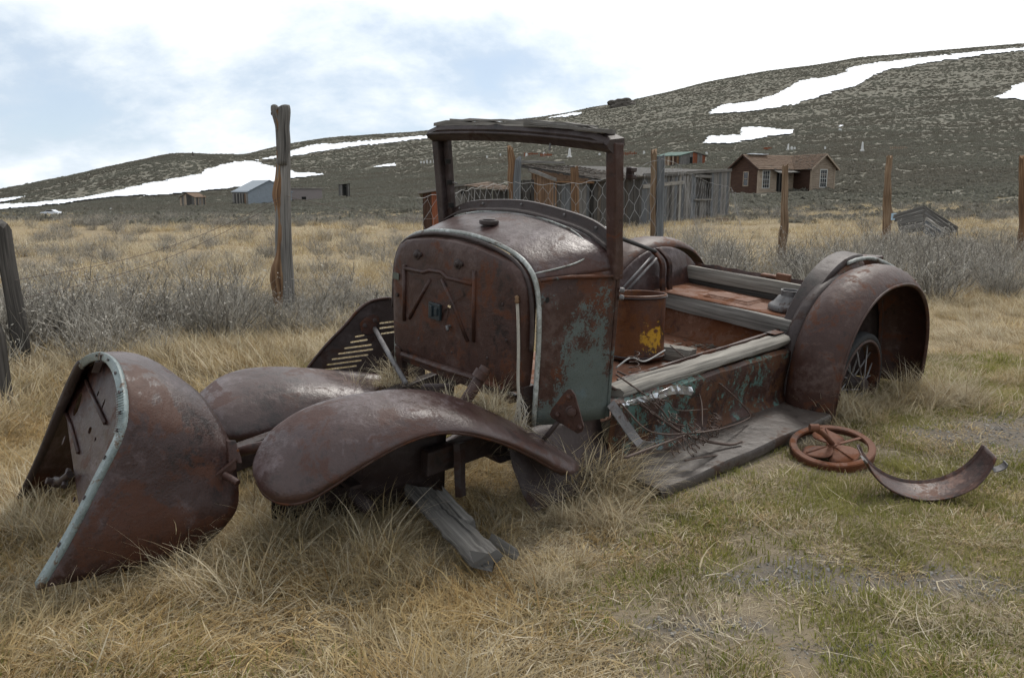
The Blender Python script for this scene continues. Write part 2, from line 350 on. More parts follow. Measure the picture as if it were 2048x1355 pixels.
PLATE = plain('black_nameplate', (.022, .030, .034), .35, .3, 40)
PLATEG = plain('dull_green_plate', (.085, .095, .075), .6, .3, 40)
GREENTANK = plain('green_plastic', (.16, .24, .05), .4, .2, 12)
BLUECAN = plain('blue_can', (.30, .42, .52), .5, .2, 12)
DUNG = plain('white_droppings', (.60, .60, .58), .8, .15, 60)
def blade(name, cols, patch=None, trans=.36, pscale=.9):
    m, nt, b = newmat(name); g = nd(nt, 'ShaderNodeNewGeometry')
    k = g.outputs['Random Per Island']; n = len(cols)
    col = ramp(nt, k, [(i/(n-1), c) for i, c in enumerate(cols)])
    v = pos(nt); pn = noise(nt, v, pscale, 5, .6)
    if patch: col = mix(nt, ramp(nt, pn, [(.44, 0.0), (.60, .8)]), col, patch)
    hv = nd(nt, 'ShaderNodeHueSaturation', {'Color': col, 'Value': nd(nt, 'ShaderNodeMapRange', {0: noise(nt, v, 3.1, 3), 1: .3, 2: .7, 3: .72, 4: 1.22}).outputs[0]}).outputs[0]
    setin(nt, b, Base_Color=hv, Roughness=.75, Specular_IOR_Level=.15)
    tr = nd(nt, 'ShaderNodeBsdfTranslucent', {'Color': hv}); ms = nd(nt, 'ShaderNodeMixShader', {0: trans, 1: b.outputs[0], 2: tr.outputs[0]})
    nt.links.new(ms.outputs[0], nt.nodes['Material Output'].inputs[0]); return m
STRAW = blade('dry_straw', [(.13, .085, .037), (.42, .32, .165), (.56, .45, .26), (.29, .205, .10), (.64, .54, .35), (.23, .145, .058), (.48, .375, .205)], patch=(.40, .32, .185))
STRAWP = blade('pale_straw', [(.40, .33, .21), (.58, .51, .37), (.24, .17, .09), (.50, .42, .28), (.66, .59, .46)])
STRAWO = blade('ochre_straw', [(.20, .12, .045), (.47, .335, .155), (.36, .24, .10), (.57, .435, .225), (.15, .088, .032)], patch=(.45, .345, .18))
GREEN = blade('green_grass', [(.11, .13, .018), (.16, .18, .030), (.23, .225, .055), (.34, .29, .13), (.13, .155, .022)], patch=(.26, .24, .085))
SAGE = blade('sage_twigs', [(.25, .228, .195), (.36, .335, .29), (.45, .42, .365), (.29, .27, .23), (.52, .485, .425)], trans=.1)
SAGED = blade('sage_dark_twigs', [(.09, .08, .068), (.15, .135, .115), (.20, .185, .16)], trans=.1)
SAGEF = blade('sage_far_foliage', [(.172, .168, .138), (.20, .196, .162), (.232, .228, .192), (.178, .172, .141), (.214, .215, .172)], patch=(.176, .160, .131), trans=.42, pscale=.03)
# ground
GROUND, nt, b = newmat('ground_soil'); v = pos(nt)
at = nd(nt, 'ShaderNodeVertexColor', layer_name='cover'); sx = nd(nt, 'ShaderNodeSeparateColor', {0: at.outputs[0]})
big = noise(nt, v, .25, 6, .6); med = noise(nt, v, 2.5, 6, .65); fine = noise(nt, v, 30, 5, .7); far = noise(nt, v, .55, 8, .72)
strawc = mix(nt, med, (.25, .195, .115), (.43, .35, .22)); strawc = mix(nt, fine, strawc, (.17, .128, .074))
soil = mix(nt, mix(nt, .5, fine, noise(nt, v, 140, 4, .7)), (.060, .051, .042), (.22, .19, .158))
sagec = mix(nt, ramp(nt, far, [(.38, 0.0), (.62, 1.0)]), (.118, .112, .089), (.150, .142, .114)); sagec = mix(nt, ramp(nt, big, [(.45, 0.0), (.7, .45)]), sagec, (.15, .128, .096))
col = mix(nt, sx.outputs[0], soil, strawc); col = mix(nt, sx.outputs[1], col, sagec)
setin(nt, b, Base_Color=col, Roughness=.95, Specular_IOR_Level=.1)
setin(nt, b, Normal=bump(nt, fine, .9, .02, bump(nt, med, .5, .06)))
# ---------------------------------------------------------------- ground
az = np.concatenate([np.arange(-180, -42, 3.0), np.arange(-42, 42, .21), np.arange(42, 180, 3.0)]); az = np.radians(az); rr = np.geomspace(.35, 1900, 250)
A_, R_ = np.meshgrid(az, rr); X = R_*np.sin(A_); Y = R_*np.cos(A_); Z = H(X, Y)
V = np.stack([X, Y, Z], -1).reshape(-1, 3); na, nr = len(az), len(rr)
idx = np.arange(na*nr).reshape(nr, na); nxt = np.roll(idx, -1, 1)
Fq = np.stack([idx[:-1], nxt[:-1], nxt[1:], idx[1:]], -1).reshape(-1, 4)
V = np.vstack([V, [[0, 0, Hf(0, 0.01)]]]); c0 = len(V)-1
faces = Fq.tolist() + [[c0, nxt[0, k], idx[0, k]] for k in range(na)]
me = bpy.data.meshes.new('ground'); me.from_pydata(V.tolist(), [], faces)
ca = me.color_attributes.new('cover', 'FLOAT_COLOR', 'POINT')
rv = np.hypot(V[:, 0], V[:, 1]); px = CX+F*V[:, 0]/np.maximum(V[:, 1], .1)
def sage_w(x, y):
    r = np.hypot(x, y); edge = 36 + 40*_vn(x, y, 16.) + 12*_vn(x+3, y, 5.) - 6*np.clip((x-8)/20, 0, 1)
    return np.clip((r-edge)/34+.12, 0, 1)*(r > 18)
def soil_w(x, y):                                              # bare patches near the camera, right of the truck
    s = np.zeros_like(x)
    for (bx, by, rx, ry) in ((1.08, 2.47, .42, .12), (.56, 2.14, .22, .06), (.92, 2.02, .18, .05), (2.55, 3.9, .45, .35), (1.5, 2.38, .22, .07), (3.1, 4.3, .4, .3)):
        d = ((x-bx)/rx)**2+((y-by)/ry)**2; s = np.maximum(s, np.clip(1.5-d, 0, 1))
    return np.clip(s + .9*_vn(x, y, .12)*(s > .05), 0, 1)
cv_ = np.zeros((len(V), 4), 'f'); cv_[:, 3] = 1
cv_[:, 0] = np.clip(.55+.6*_vn(V[:, 0], V[:, 1], .9)+np.clip((rv-6)/10, 0, .4), 0, 1)*(1-soil_w(V[:, 0], V[:, 1])); cv_[:, 1] = sage_w(V[:, 0], V[:, 1])
ca.data.foreach_set('color', cv_.ravel()); me.materials.append(GROUND)
me.polygons.foreach_set('use_smooth', [True]*len(me.polygons))
go = bpy.data.objects.new('ground', me); COL.objects.link(go); tag(go, 'dry grass field rising to sagebrush covered hills', None, None, 'structure')
# ---------------------------------------------------------------- snow patches lying on the hills
def march(px, py):
    px = np.asarray(px, float); py = np.asarray(py, float); n = len(px)
    d = FW[None]+RT[None]*((px-CX)/F)[:, None]-UP[None]*((py-CY)/F)[:, None]; hl = np.hypot(d[:, 0], d[:, 1])
    rs = np.geomspace(60, 1250, 420); out = np.full(n, np.nan); prev = None
    for k, r in enumerate(rs):
        s = r/hl; gap = EYE+d[:, 2]*s - H(d[:, 0]*s, d[:, 1]*s)
        if prev is not None:
            hit = np.isnan(out) & (gap <= 0); t = prev/(prev-gap+1e-12); out[hit] = (rs[k-1]+(r-rs[k-1])*np.clip(t, 0, 1))[hit]
        prev = gap
    s = out/hl; return np.stack([d[:, 0]*s, d[:, 1]*s, EYE+d[:, 2]*s], -1), out
def inpoly(x, y, poly):
    c = np.zeros(len(x), bool); n = len(poly); j = n-1
    for i in range(n):
        xi, yi = poly[i]; xj, yj = poly[j]
        c ^= ((yi > y) != (yj > y)) & (x < (xj-xi)*(y-yi)/(yj-yi+1e-12)+xi); j = i
    return c
SNOWP = [
 ('long snow field slanting across the right hill towards the skyline', [(1412, 230), (1440, 212), (1500, 205), (1548, 191), (1572, 178), (1598, 163), (1650, 155), (1692, 147), (1690, 139), (1740, 128), (1850, 115), (1960, 104), (2060, 95), (2060, 103), (1960, 113), (1900, 122), (1850, 129), (1780, 141), (1742, 156), (1715, 173), (1650, 191), (1590, 212), (1540, 219), (1480, 227)]),
 ('ragged snow patch low on the right hill above the weathered house', [(1400, 290), (1420, 273), (1478, 271), (1482, 258), (1520, 255), (1560, 260), (1590, 262), (1585, 272), (1540, 276), (1500, 284), (1450, 290)]),
 ('snow patch cut off by the right edge high on the hill', [(1982, 197), (2015, 185), (2022, 175), (2060, 163), (2060, 203), (2020, 200)]),
 ('large snow bank between the two left hills behind the grey house', [(-20, 424), (60, 416), (130, 411), (230, 396), (330, 392), (400, 387), (448, 380), (545, 368), (580, 362), (612, 356), (658, 350), (600, 347), (560, 338), (525, 328), (500, 322), (470, 325), (412, 340), (400, 351), (330, 363), (250, 379), (150, 400), (60, 408), (-20, 413)]),
 ('thin snow streak at the left edge below the hill', [(-20, 402), (20, 397), (56, 394), (30, 404), (-20, 411)]),
 ('snow strip below the far ridge behind the tall split post', [(505, 323), (560, 309), (620, 291), (700, 286), (800, 276), (880, 269), (920, 268), (920, 274), (870, 277), (800, 286), (700, 296), (620, 309), (570, 316), (520, 323)]),
 ('small snow scrap on the slope left of the windshield frame', [(728, 336), (770, 329), (802, 326), (790, 333), (760, 337)]),
 ('small snow patch on the ridge above the wooden roof board', [(1085, 239), (1120, 230), (1168, 224), (1160, 231), (1120, 237)]),
 ('tiny snow scrap on the right hillside', [(1674, 256), (1680, 252), (1688, 254), (1682, 258)])]
def in_snow(x, y):
    r = np.full(len(x), False)
    for _, p in SNOWP: r |= inpoly(x, y, p)
    return r
for lab, poly in SNOWP:
    pa = np.array(poly, float); st = 1.8
    gx = np.arange(pa[:, 0].min()-4, pa[:, 0].max()+4, st*1.3); gy = np.arange(pa[:, 1].min()-4, pa[:, 1].max()+4, st*.55)
    QX, QY = np.meshgrid(gx, gy); fx = QX.ravel(); fy = QY.ravel()
    p3, rd = march(fx, fy)
    ins = inpoly(fx+3.5*_vn(p3[:, 0], p3[:, 1], 6.)*2+4*_vn(p3[:, 0], p3[:, 1], 2.5), fy+3*_vn(p3[:, 0]+9, p3[:, 1], 7.)+2.5*_vn(p3[:, 0], p3[:, 1]+5, 2.5), poly) & ~np.isnan(rd)
    p3[:, 2] += .30+rd*.0007; nx = len(gx); fs = []
    for i in range(len(gy)-1):
        for j in range(nx-1):
            q = [i*nx+j, i*nx+j+1, (i+1)*nx+j+1, (i+1)*nx+j]
            if ins[q].all() and rd[q].max() < 1.3*rd[q].min(): fs.append(q)
    if not fs: continue
    used = sorted({i for f in fs for i in f}); mp = {k: i for i, k in enumerate(used)}
    mb = MB(); mb.add(p3[used], [[mp[i] for i in f][::-1] for f in fs])
    o = mb.build('snow_patch', SNOW, None, smooth=True); tag(o, lab, 'snow', 'snow patches on the hills')
# ---------------------------------------------------------------- scatter by geometry nodes (grass, far sagebrush)
def scatter(name, label, srcs, pts, rot, scl, idx):
    pts = np.asarray(pts, 'f'); n = len(pts); me = bpy.data.meshes.new(name); me.vertices.add(n); me.vertices.foreach_set('co', pts.ravel())
    me.attributes.new('rot', 'FLOAT_VECTOR', 'POINT').data.foreach_set('vector', np.asarray(rot, 'f').ravel())
    me.attributes.new('scl', 'FLOAT_VECTOR', 'POINT').data.foreach_set('vector', np.asarray(scl, 'f').ravel())
    me.attributes.new('idx', 'INT', 'POINT').data.foreach_set('value', np.asarray(idx, 'i'))
    ob = bpy.data.objects.new(name, me); COL.objects.link(ob); tag(ob, label, None, None, 'stuff')
    g = bpy.data.node_groups.new(name, 'GeometryNodeTree')
    for io in ('INPUT', 'OUTPUT'): g.interface.new_socket('Geometry', in_out=io, socket_type='NodeSocketGeometry')
    n_ = g.nodes; l = g.links; gi = n_.new('NodeGroupInput'); gout = n_.new('NodeGroupOutput'); iop = n_.new('GeometryNodeInstanceOnPoints'); g2 = n_.new('GeometryNodeGeometryToInstance')
    for m in srcs:
        s = bpy.data.objects.new(name+'_source', m); oi = n_.new('GeometryNodeObjectInfo'); oi.inputs['Object'].default_value = s; l.new(oi.outputs['Geometry'], g2.inputs[0])
    def an(k, t):
        x = n_.new('GeometryNodeInputNamedAttribute'); x.data_type = t; x.inputs['Name'].default_value = k; return x.outputs['Attribute']
    l.new(gi.outputs[0], iop.inputs['Points']); l.new(g2.outputs[0], iop.inputs['Instance']); iop.inputs['Pick Instance'].default_value = True
    l.new(an('idx', 'INT'), iop.inputs['Instance Index']); l.new(an('rot', 'FLOAT_VECTOR'), iop.inputs['Rotation']); l.new(an('scl', 'FLOAT_VECTOR'), iop.inputs['Scale'])
    l.new(iop.outputs[0], gout.inputs[0]); md = ob.modifiers.new('scatter', 'NODES'); md.node_group = g
    return ob
def tuft(name, mat, n, h, spread, lean, curl, width, seed, combed=.0, segs=4, messy=.0):
    # n grass blades; lean = mean tilt from upright (rad), curl = extra bend along the blade, combed = 0 radial .. 1 all one way
    r = np.random.default_rng(seed); v, f = [], []
    for i in range(n):
        a = r.uniform(0, 2*math.pi); d = spread*math.sqrt(r.random()); bx, by = d*math.cos(a), d*math.sin(a)
        az = a+r.normal(0, .8) if r.random() > combed else r.normal(0, .5)
        L = h*r.uniform(.35, 1.25); t0 = abs(r.normal(lean, .28)) if r.random() > messy else r.uniform(1.1, 1.55); t1 = t0+abs(r.normal(curl, .35)); wd = width*r.choice([.55, .8, 1.0, 1.5])
        fa = az+math.pi/2+r.normal(0, .5); p = np.array([bx, by, -.015]); sw = r.normal(0, .25); o = len(v)
        for k in range(segs+1):
            q = k/segs; wk = wd*(1-q**1.5*.93); sx_, sy_ = math.cos(fa)*wk/2, math.sin(fa)*wk/2
            v.append((p[0]-sx_, p[1]-sy_, p[2])); v.append((p[0]+sx_, p[1]+sy_, p[2]))
            t = t0+(t1-t0)*q; aa = az+sw*q*2; p = p+L/segs*np.array([math.sin(t)*math.cos(aa), math.sin(t)*math.sin(aa), max(math.cos(t), -.55)])
            if p[2] < .004: p[2] = .004
        for k in range(segs): f.append((o+2*k, o+2*k+1, o+2*k+3, o+2*k+2))
    me = bpy.data.meshes.new(name); me.from_pydata(v, [], f); me.materials.append(mat); return me
# ---------------------------------------------------------------- the truck wreck
BOARD = rust('running_board_metal', dark=(.028, .022, .019), mid=(.058, .047, .041), pale=(.125, .112, .102), orange=(.065, .032, .018), o_amt=.25, off=40, rough=.45)
TR = empty('truck_wreck', W(.9, 0, -.45)*[1, 1, 0], 'rusted open cab truck wreck sunk into the dry grass', 'truck')
def tl(mb, pts, r, **k): mb.tube([W(*p) for p in pts], r, **k)
def bx(mb, c, du, dv, dw): mb.box(W(*c), TB*du, TN*dv, TU*dw)
# firewall
FP = [(.437, .02), (.446, .12), (.450, .22), (.450, .32), (.448, .40), (.437, .455), (.405, .505), (.355, .533), (.28, .550), (.15, .570), (0, .577)]
loop = FP + [(-v, w) for v, w in FP[-2::-1]] + [(-.36, -.005), (-.22, .0), (-.08, .0), (.08, .0), (.22, -.005), (.36, -.005)]
mb = MB(); rows = []
for s, u in ((1.0, .045), (1.0, .02), (.988, .0), (.96, -.016), (.90, -.022), (.7, -.024), (.4, -.027), (.02, -.029)):
    rows.append([W(u + (.0 if s > .5 else .002*math.sin(v*20)), v*s, .29+(w-.29)*s) for v, w in loop])
mb.grid(rows, closed=True); FWL = mb.build('firewall', RUST, TR, smooth='auto')
for path in ([(-.33, .42), (-.33, .16)], [(-.326, .405), (-.19, .408), (-.14, .425), (-.06, .428), (-.02, .41), (.146, .412)], [(.155, .468), (.165, .17)], [(-.135, .385), (-.20, .30), (-.291, .18)], [(-.055, .40), (.02, .31), (.126, .164)]):
    mb = MB(); mb.tube([W(-.0265, v, w) for v, w in path], .0095, n=10); mb.build('pressed_rib', RUST, FWL, smooth=True)
for v, w in ((-.24, .479), (.046, .479)):
    mb = MB(); mb.lathe(W(-.022, v, w), [(.0, .02), (.010, .018), (.014, .008), (.022, .006), (.024, 0)], 14, axis=-TB); mb.lathe(W(-.022, v+.026, w+.004), [(.0, .012), (.009, .01), (.011, 0)], 10, axis=-TB)
    mb.build('mounting_stud', RUSTD, FWL, smooth='auto')
mb = MB(); bx(mb, (-.036, -.089, .253), .014, .080, .072); bx(mb, (-.046, -.105, .253), .012, .022, .05); bx(mb, (-.046, -.068, .256), .012, .018, .034); mb.build('dash_fitting', PLATE, FWL, bevel=.003)
mb = MB(); bx(mb, (-.028, -.395, .358), .004, .045, .030); mb.build('maker_plate', PLATEG, FWL, bevel=.001)
mb = MB(); tl(mb, [(-.02, .007, .205), (-.045, .007, .205), (-.05, .02, .19)], .007, n=8); mb.build('drain_tap', STEEL, FWL, smooth=True)
mb = MB(); tl(mb, [(-.02, -.386, .272), (-.032, -.386, .272)], .009, n=10); mb.build('rivet', RUSTD, FWL, smooth='auto')
for v, w in ((.33, .36), (.25, .12), (-.22, .10), (.02, .09), (.36, .22)):
    mb = MB(); mb.lathe(W(-.023, v, w), [(.0, .005), (.005, .004), (.007, 0)], 8, axis=-TB); mb.build('rivet', RUSTD, FWL)
mb = MB(); tl(mb, [(-.01, -.36, -.01), (-.02, -.1, .0), (-.02, .15, .012), (-.01, .36, .01)], .016, n=8); bx(mb, (.02, 0, -.03), .05, .76, .03); mb.build('bottom_flange', RUST, TR, smooth='auto')
mb = MB(); mb.plank(W(.0, -.40, .02), W(.02, -.37, -.27), TN*.05, TB*.03, segs=3, j=.002); mb.build('frame_bracket', RUST, TR, bevel=.004)
mb = MB(); mb.plank(W(.03, .43, .04), W(.05, .44, -.28), TN*.03, TB*.08, segs=3); mb.build('frame_bracket', RUSTD, TR, bevel=.004)
# hood edge beads
HA = [(.478, -.12), (.482, .10), (.482, .25), (.470, .39), (.440, .478), (.378, .535), (.287, .568), (.155, .591), (0, .599)]
arch = HA + [(-v, w) for v, w in HA[-2::-1]]
ac = crom([(v, w, 0) for v, w in arch], 60)
mb = MB(); mb.tube([W(.036, v, w) for v, w, _ in ac], .0105, n=8); mb.build('hood_bead', TRIMG, TR, smooth=True)
mb = MB(); mb.tube([W(.010, v*.975, .03+(w-.03)*.982) for v, w, _ in ac[6:-6]], .009, n=8); mb.build('hood_ledge', RUSTD, TR, smooth=True)
# cowl
CA = [(.470, -.12), (.476, .10), (.476, .25), (.464, .39), (.433, .472), (.372, .528), (.282, .561), (.152, .584), (0, .592)]
CB = [(.56, -.14), (.562, .10), (.562, .25), (.562, .40), (.558, .50), (.530, .578), (.40, .630), (.22, .657), (0, .672)]
def cowl(idx, n, both):
    a = [CA[i] for i in idx]; b = [CB[i] for i in idx]
    if both: a = a+[(-v, w) for v, w in a[-2::-1]]; b = b+[(-v, w) for v, w in b[-2::-1]]
    a = crom([(v, w, 0) for v, w in a], n); b = crom([(v, w, 0) for v, w in b], n); rows = []
    for k in range(13):
        t = k/12; e = t**.85; rows.append([W(.035+.350*t, (1-e)*p[0]+e*q[0]+.010*math.sin(math.pi*t)*np.sign(p[0])*(abs(p[0]) > .4), (1-t)*p[1]+t*q[1]+.009*math.sin(math.pi*t)*max(0, 1-abs(p[0])/.5)) for p, q in zip(a, b)])
    return rows
mb = MB(); mb.grid(cowl(range(4, 9), 41, True)); CT = mb.build('cowl_top', RUSTL, TR, smooth=True, solid=.004)
for sgn, nm in ((1, 'left'), (-1, 'right')):
    r = cowl(range(0, 5), 18, False); r = [[W(*(uvw(p)*[1, sgn, 1])) for p in row] for row in r]
    mb = MB(); mb.grid(r); o = mb.build('cowl_side', RUSTT, TR, smooth=True, solid=.004)
    if sgn > 0: CS = o; o['label'] = 'cowl side with blotches of teal paint'
mb = MB(); tl(mb, [(.035, .478, .475), (.15, .522, .485), (.28, .551, .480), (.405, .568, .476)], .008, n=8); mb.build('belt_moulding', RUSTT, TR, smooth=True)
mb = MB(); mb.tube([W(u, v, w) for u, v, w in crom([(.05, .425, .492), (.13, .468, .512), (.21, .490, .530), (.275, .492, .552), (.315, .46, .586), (.335, .36, .634), (.345, .2, .662), (.35, 0, .676), (.345, -.25, .655), (.33, -.42, .615)], 50)], .0035, n=6); mb.build('tank_seam', TRIMG, CT, smooth=True)
mb = MB(); mb.lathe(W(.164, .02, .640), [(.030, -.01), (.042, -.005), (.043, .008), (.040, .012), (.030, .012), (.029, .004), (.028, -.02)], 24, axis=TU); mb.build('filler_neck', RUSTD, CT, smooth='auto')
mb = MB(); mb.lathe(W(.055, .487, .40), [(.0, .012), (.012, .012)], 14, axis=TN); mb.build('bolt_hole', HOLESHADE, CS)
# windshield ledge
lb = crom([(v, w, 0) for v, w in CB[5:]+[(-v, w) for v, w in CB[-2:4:-1]]], 40)
mb = MB(); mb.grid([[W(.375+du, v*(1+dv), w+dw) for v, w, _ in lb] for du, dv, dw in ((-.03, 0, .004), (-.02, 0, .014), (.005, 0, .016), (.012, 0, .022), (.020, .01, .052), (.030, .01, .054))])
LED = mb.build('windshield_ledge', RUSTD, TR, smooth='auto', solid=.003)
for k in (5, 12, 20, 28, 35):
    v, w, _ = lb[k]; mb = MB(); mb.lathe(W(.388, v, w+.036), [(0, .006), (.006, .004), (.007, 0)], 8, axis=-TB); mb.build('rivet', STEEL, LED)
# windshield frame
def pillar(s, nm):
    mb = MB()
    a, b = W(.392, s*.550, .46), W(.325, s*.553, 1.0)
    mb.plank(a, b, TN*.048, TB*.055, segs=6, j=.0012); return mb.build('windshield_pillar', RUSTT if s > 0 else RUSTD, TR, bevel=.006)
PN = pillar(1, 'n'); PF = pillar(-1, 'f')
mb = MB(); mb.plank(W(.40, -.512, .52), W(.345, -.510, .975), TN*.032, TB*.03, segs=3, j=.001); mb.build('glass_channel', RUSTD, PF, bevel=.003)
for w in (.66, .77, .87): mb = MB(); bx(mb, (.385-.12*(w-.5), -.494, w), .03, .006, .022); mb.build('slot', HOLESHADE, PF)
mb = MB(); tl(mb, [(.37, -.50, .77), (.37, -.455, .768)], .004, n=6); mb.build('wing_screw', STEEL, PF)
mb = MB(); bx(mb, (.40, .585, .90), .035, .03, .018); bx(mb, (.40, .59, .872), .03, .025, .018); bx(mb, (.402, .578, .886), .02, .03, .05); mb.build('door_hinge', RUSTD, PN, bevel=.004)
for w in (.415, .385): mb = MB(); mb.lathe(W(.41, .568, w), [(0, .02), (.010, .016), (.012, 0)], 10, axis=TB*.6+TN); mb.build('hinge_bolt', STEEL, PN, smooth='auto')
mb = MB(); mb.plank(W(.405, .545, -.14), W(.405, .545, .47), TN*.03, TB*.022, segs=5, j=.001); mb.build('door_post', RUSTT, TR, bevel=.004)
mb = MB(); rows = []
for k in range(15):
    v = -.565+1.135*k/14; dw = .022*(1-(v/.6)**2); sh = .014*max(0, abs(v/.6)-.8)/.2
    rows.append([W(.27, v, .985+dw-sh), W(.26, v, 1.008+dw-2*sh), W(.275, v, 1.032+dw-2.2*sh), W(.36, v, 1.038+dw-2*sh), W(.365, v, 1.0+dw-sh), W(.345, v, .962+dw), W(.30, v, .958+dw)])
mb.grid(rows, closed=True); mb.f += [list(range(6, -1, -1)), [14*7+k for k in range(7)]]; mb.uv += [[(0, 0)]*7]*2; mb.mi += [0, 0]
HD = mb.build('windshield_header', RUSTD, TR, smooth='auto')
mb = MB(); tl(mb, [(.262, v, .992+.022*(1-(v/.6)**2)) for v in np.linspace(-.54, .55, 12)], .007, n=6); mb.build('header_bead', RUSTD, HD, smooth=True)
mb = MB(); tl(mb, [(.27, .26, .985), (.266, .26, .955)], .004, n=6); mb.build('nail', STEEL, HD)
random.seed(3)
for (v0, v1, u, w, wd, th, jj) in ((-.52, .53, .315, 1.040, .09, .024, .003), (-.40, .46, .305, 1.060, .06, .010, .004), (.10, .555, .285, 1.044, .05, .016, .004)):
    mb = MB(); n = 12
    pts = [W(u+random.gauss(0, .002), v0+(v1-v0)*k/n, w+.018*(1-((v0+(v1-v0)*k/n)/.6)**2)-.012) for k in range(n+1)]
    rows = []
    for k, p in enumerate(pts):
        a = wd*(.5+random.uniform(-.12, .08)); t = th*random.uniform(.5, 1.1); rows.append([p-TB*a, p+TB*a, p+TB*a+TU*t, p-TB*a+TU*t])
    mb.grid(rows, closed=True); mb.f += [[0, 1, 2, 3], [n*4+3, n*4+2, n*4+1, n*4]]; mb.uv += [[(0, 0)]*4]*2; mb.mi += [0, 0]
    mb.build('roof_board', WGREY, TR)
# frayed cable at the near edge of the firewall
mb = MB(); base = [onT(*q, 'u', -.028) for q in ((1034, 598), (1036, 640), (1037, 700), (1036, 760), (1038, 800), (1040, 850))]
for k in range(4): mb.tube(crom([p+np.array([.004*math.cos(k*1.6), .003*math.sin(k*1.6), 0]) for p in base], 14), .0022, n=5)
for k in range(16):
    a = base[4]+np.array([random.gauss(0, .006), 0, random.uniform(-.02, .05)]); mb.tube([a, a+np.array([random.gauss(0, .02), -.01, -.05]), a+np.array([random.gauss(0, .045), -.015, -.12])], .0012, n=4)
CB_ = mb.build('frayed_cable', ROPE, TR); mb = MB(); mb.lathe(base[0]-np.array([0, 0, .006]), [(0, -.012), (.008, -.01), (.010, 0), (.007, .006), (.010, .016), (0, .022)], 10); mb.build('insulator', WORNG, CB_, smooth=True)
# side apron, sill, running board
mb = MB(); rows = []
for k in range(21):
    u = .41+1.56*k/20; d = .004*math.sin(k*1.9)
    rows.append([W(u, v+d*.5, w+d) for v, w in ((.50, -.085), (.545, -.078), (.566, -.092), (.574, -.13), (.570, -.20), (.566, -.28), (.572, -.34), (.600, -.372), (.63, -.378))])
mb.grid(rows); mb.build('side_apron', RUSTT2, TR, smooth='auto', solid=.003)['label'] = 'side apron below the wooden sill, flaking green paint over rust'
mb = MB(); mb.grid([[W(u, v, w) for v, w in ((.47, -.13), (.50, -.16), (.53, -.24), (.60, -.34), (.66, -.38))] for u in np.linspace(-.12, .42, 6)]); mb.build('splash_apron', RUSTD, TR, smooth=True, solid=.003)
mb = MB(); rows = []
for k in range(16):
    u = .40+1.50*k/15; rows.append([W(u, v, w+.003*math.sin(k*1.3+v*9)) for v, w in ((.60, -.39), (.60, -.366), (.70, -.363), (.80, -.364), (.862, -.366), (.872, -.380), (.870, -.412), (.855, -.414), (.855, -.392))])
mb.grid(rows, closed=True); mb.build('running_board', BOARD, TR, smooth='auto')
random.seed(11)
def rough_plank(name, mat, p0, p1, wv, tv, n=14, j=.006, parent=TR, ends=.02):
    mb = MB(); p0, p1, wv, tv = (np.array(a, float) for a in (p0, p1, wv, tv)); rows = []; L = np.linalg.norm(p1-p0); m = 10
    for i in range(n+1):
        c = p0+(p1-p0)*i/n; row = []
        for k in range(m):
            a = 2*math.pi*(k+.5)/m; cx, sx_ = math.cos(a), math.sin(a); s = 1/max(abs(cx), abs(sx_)); s = s*.86+.14*s**.5
            q = c + wv/2*min(1, max(-1, cx*s)) + tv/2*min(1, max(-1, sx_*s))
            g = mnoise.noise(Vector((i*L/n*3.5+p0[0]*9, k*1.9, p0[1]*5)))*j*1.6 + random.gauss(0, j*.3)
            q = q + (wv/np.linalg.norm(wv)*cx+tv/np.linalg.norm(tv)*sx_)*g
            if i in (0, n): q = q + (p1-p0)/L*random.uniform(-ends, ends)
            row.append(q)
        rows.append(row)
    mb.grid(rows, closed=True)
    for r0, e in ((0, 1), (n*m, -1)): mb.f.append([r0+k for k in range(m)][::e]); mb.uv.append([(.01*k, 0) for k in range(m)]); mb.mi.append(0)
    return mb.build(name, mat, parent, smooth='auto')
rough_plank('wooden_sill', WPALE, W(.50, .50, -.062), W(1.99, .495, -.040), TN*.105, TU*.05, n=22)
mb = MB(); mb.plank(W(.6, .44, -.06), W(2.05, .435, -.03), TN*.012, TU*.05, segs=8, j=.003); bx(mb, (1.95, .46, -.005), .1, .06, .004); mb.build('sill_angle', RUST, TR, bevel=.002)
# tub: floor, riser, seat platform, beams
mb = MB(); rows = [[W(u, v, -.205+.006*mnoise.noise(Vector((u*6, v*6, 1)))) for v in np.linspace(-.52, .47, 14)] for u in np.linspace(.42, 2.11, 20)]
mb.grid(rows); FLR = mb.build('floor_pan', RUSTO, TR, smooth=True, solid=.004)
mb = MB(); rows = [[W(2.12-.02*v, v, w) for w in (-.21, -.19, -.10, -.04, .02)] for v in np.linspace(-.52, .5, 10)]; rows = [[r[0]-TB*.06, *r[1:]] for r in rows]; mb.grid(rows); mb.build('seat_riser', RUSTO, TR, smooth=True, solid=.004)
rough_plank('cross_beam', WGREY, W(2.135, -.54, .005), W(2.065, .50, .005), TB*.055, TU*.10, n=12, j=.003)
mb = MB(); mb.grid([[W(u, v, .058+.01*(u-2.1)+.004*mnoise.noise(Vector((u*8, v*8, 4)))) for v in np.linspace(-.54, .50, 12)] for u in np.linspace(2.09, 2.52, 8)]); PLT = mb.build('seat_platform', RUSTO, TR, smooth=True, solid=.004)
rows = [[W(uu, vv, .062+h) for uu, vv in ((2.19+d, -.19+d), (2.40-d, -.19+d), (2.40-d, .14-d), (2.19+d, .14-d))] for d, h in ((0, 0), (.025, .016))]
mb = MB(); mb.grid(rows, closed=True); mb.f.append([4, 5, 6, 7]); mb.uv.append([(0, 0)]*4); mb.mi.append(0); mb.build('pressed_panel', RUSTO, PLT, bevel=.004)
rough_plank('cross_beam', WPALE, W(2.53, -.58, .135), W(2.44, .52, .155), TB*.06, TU*.085, n=12, j=.003)
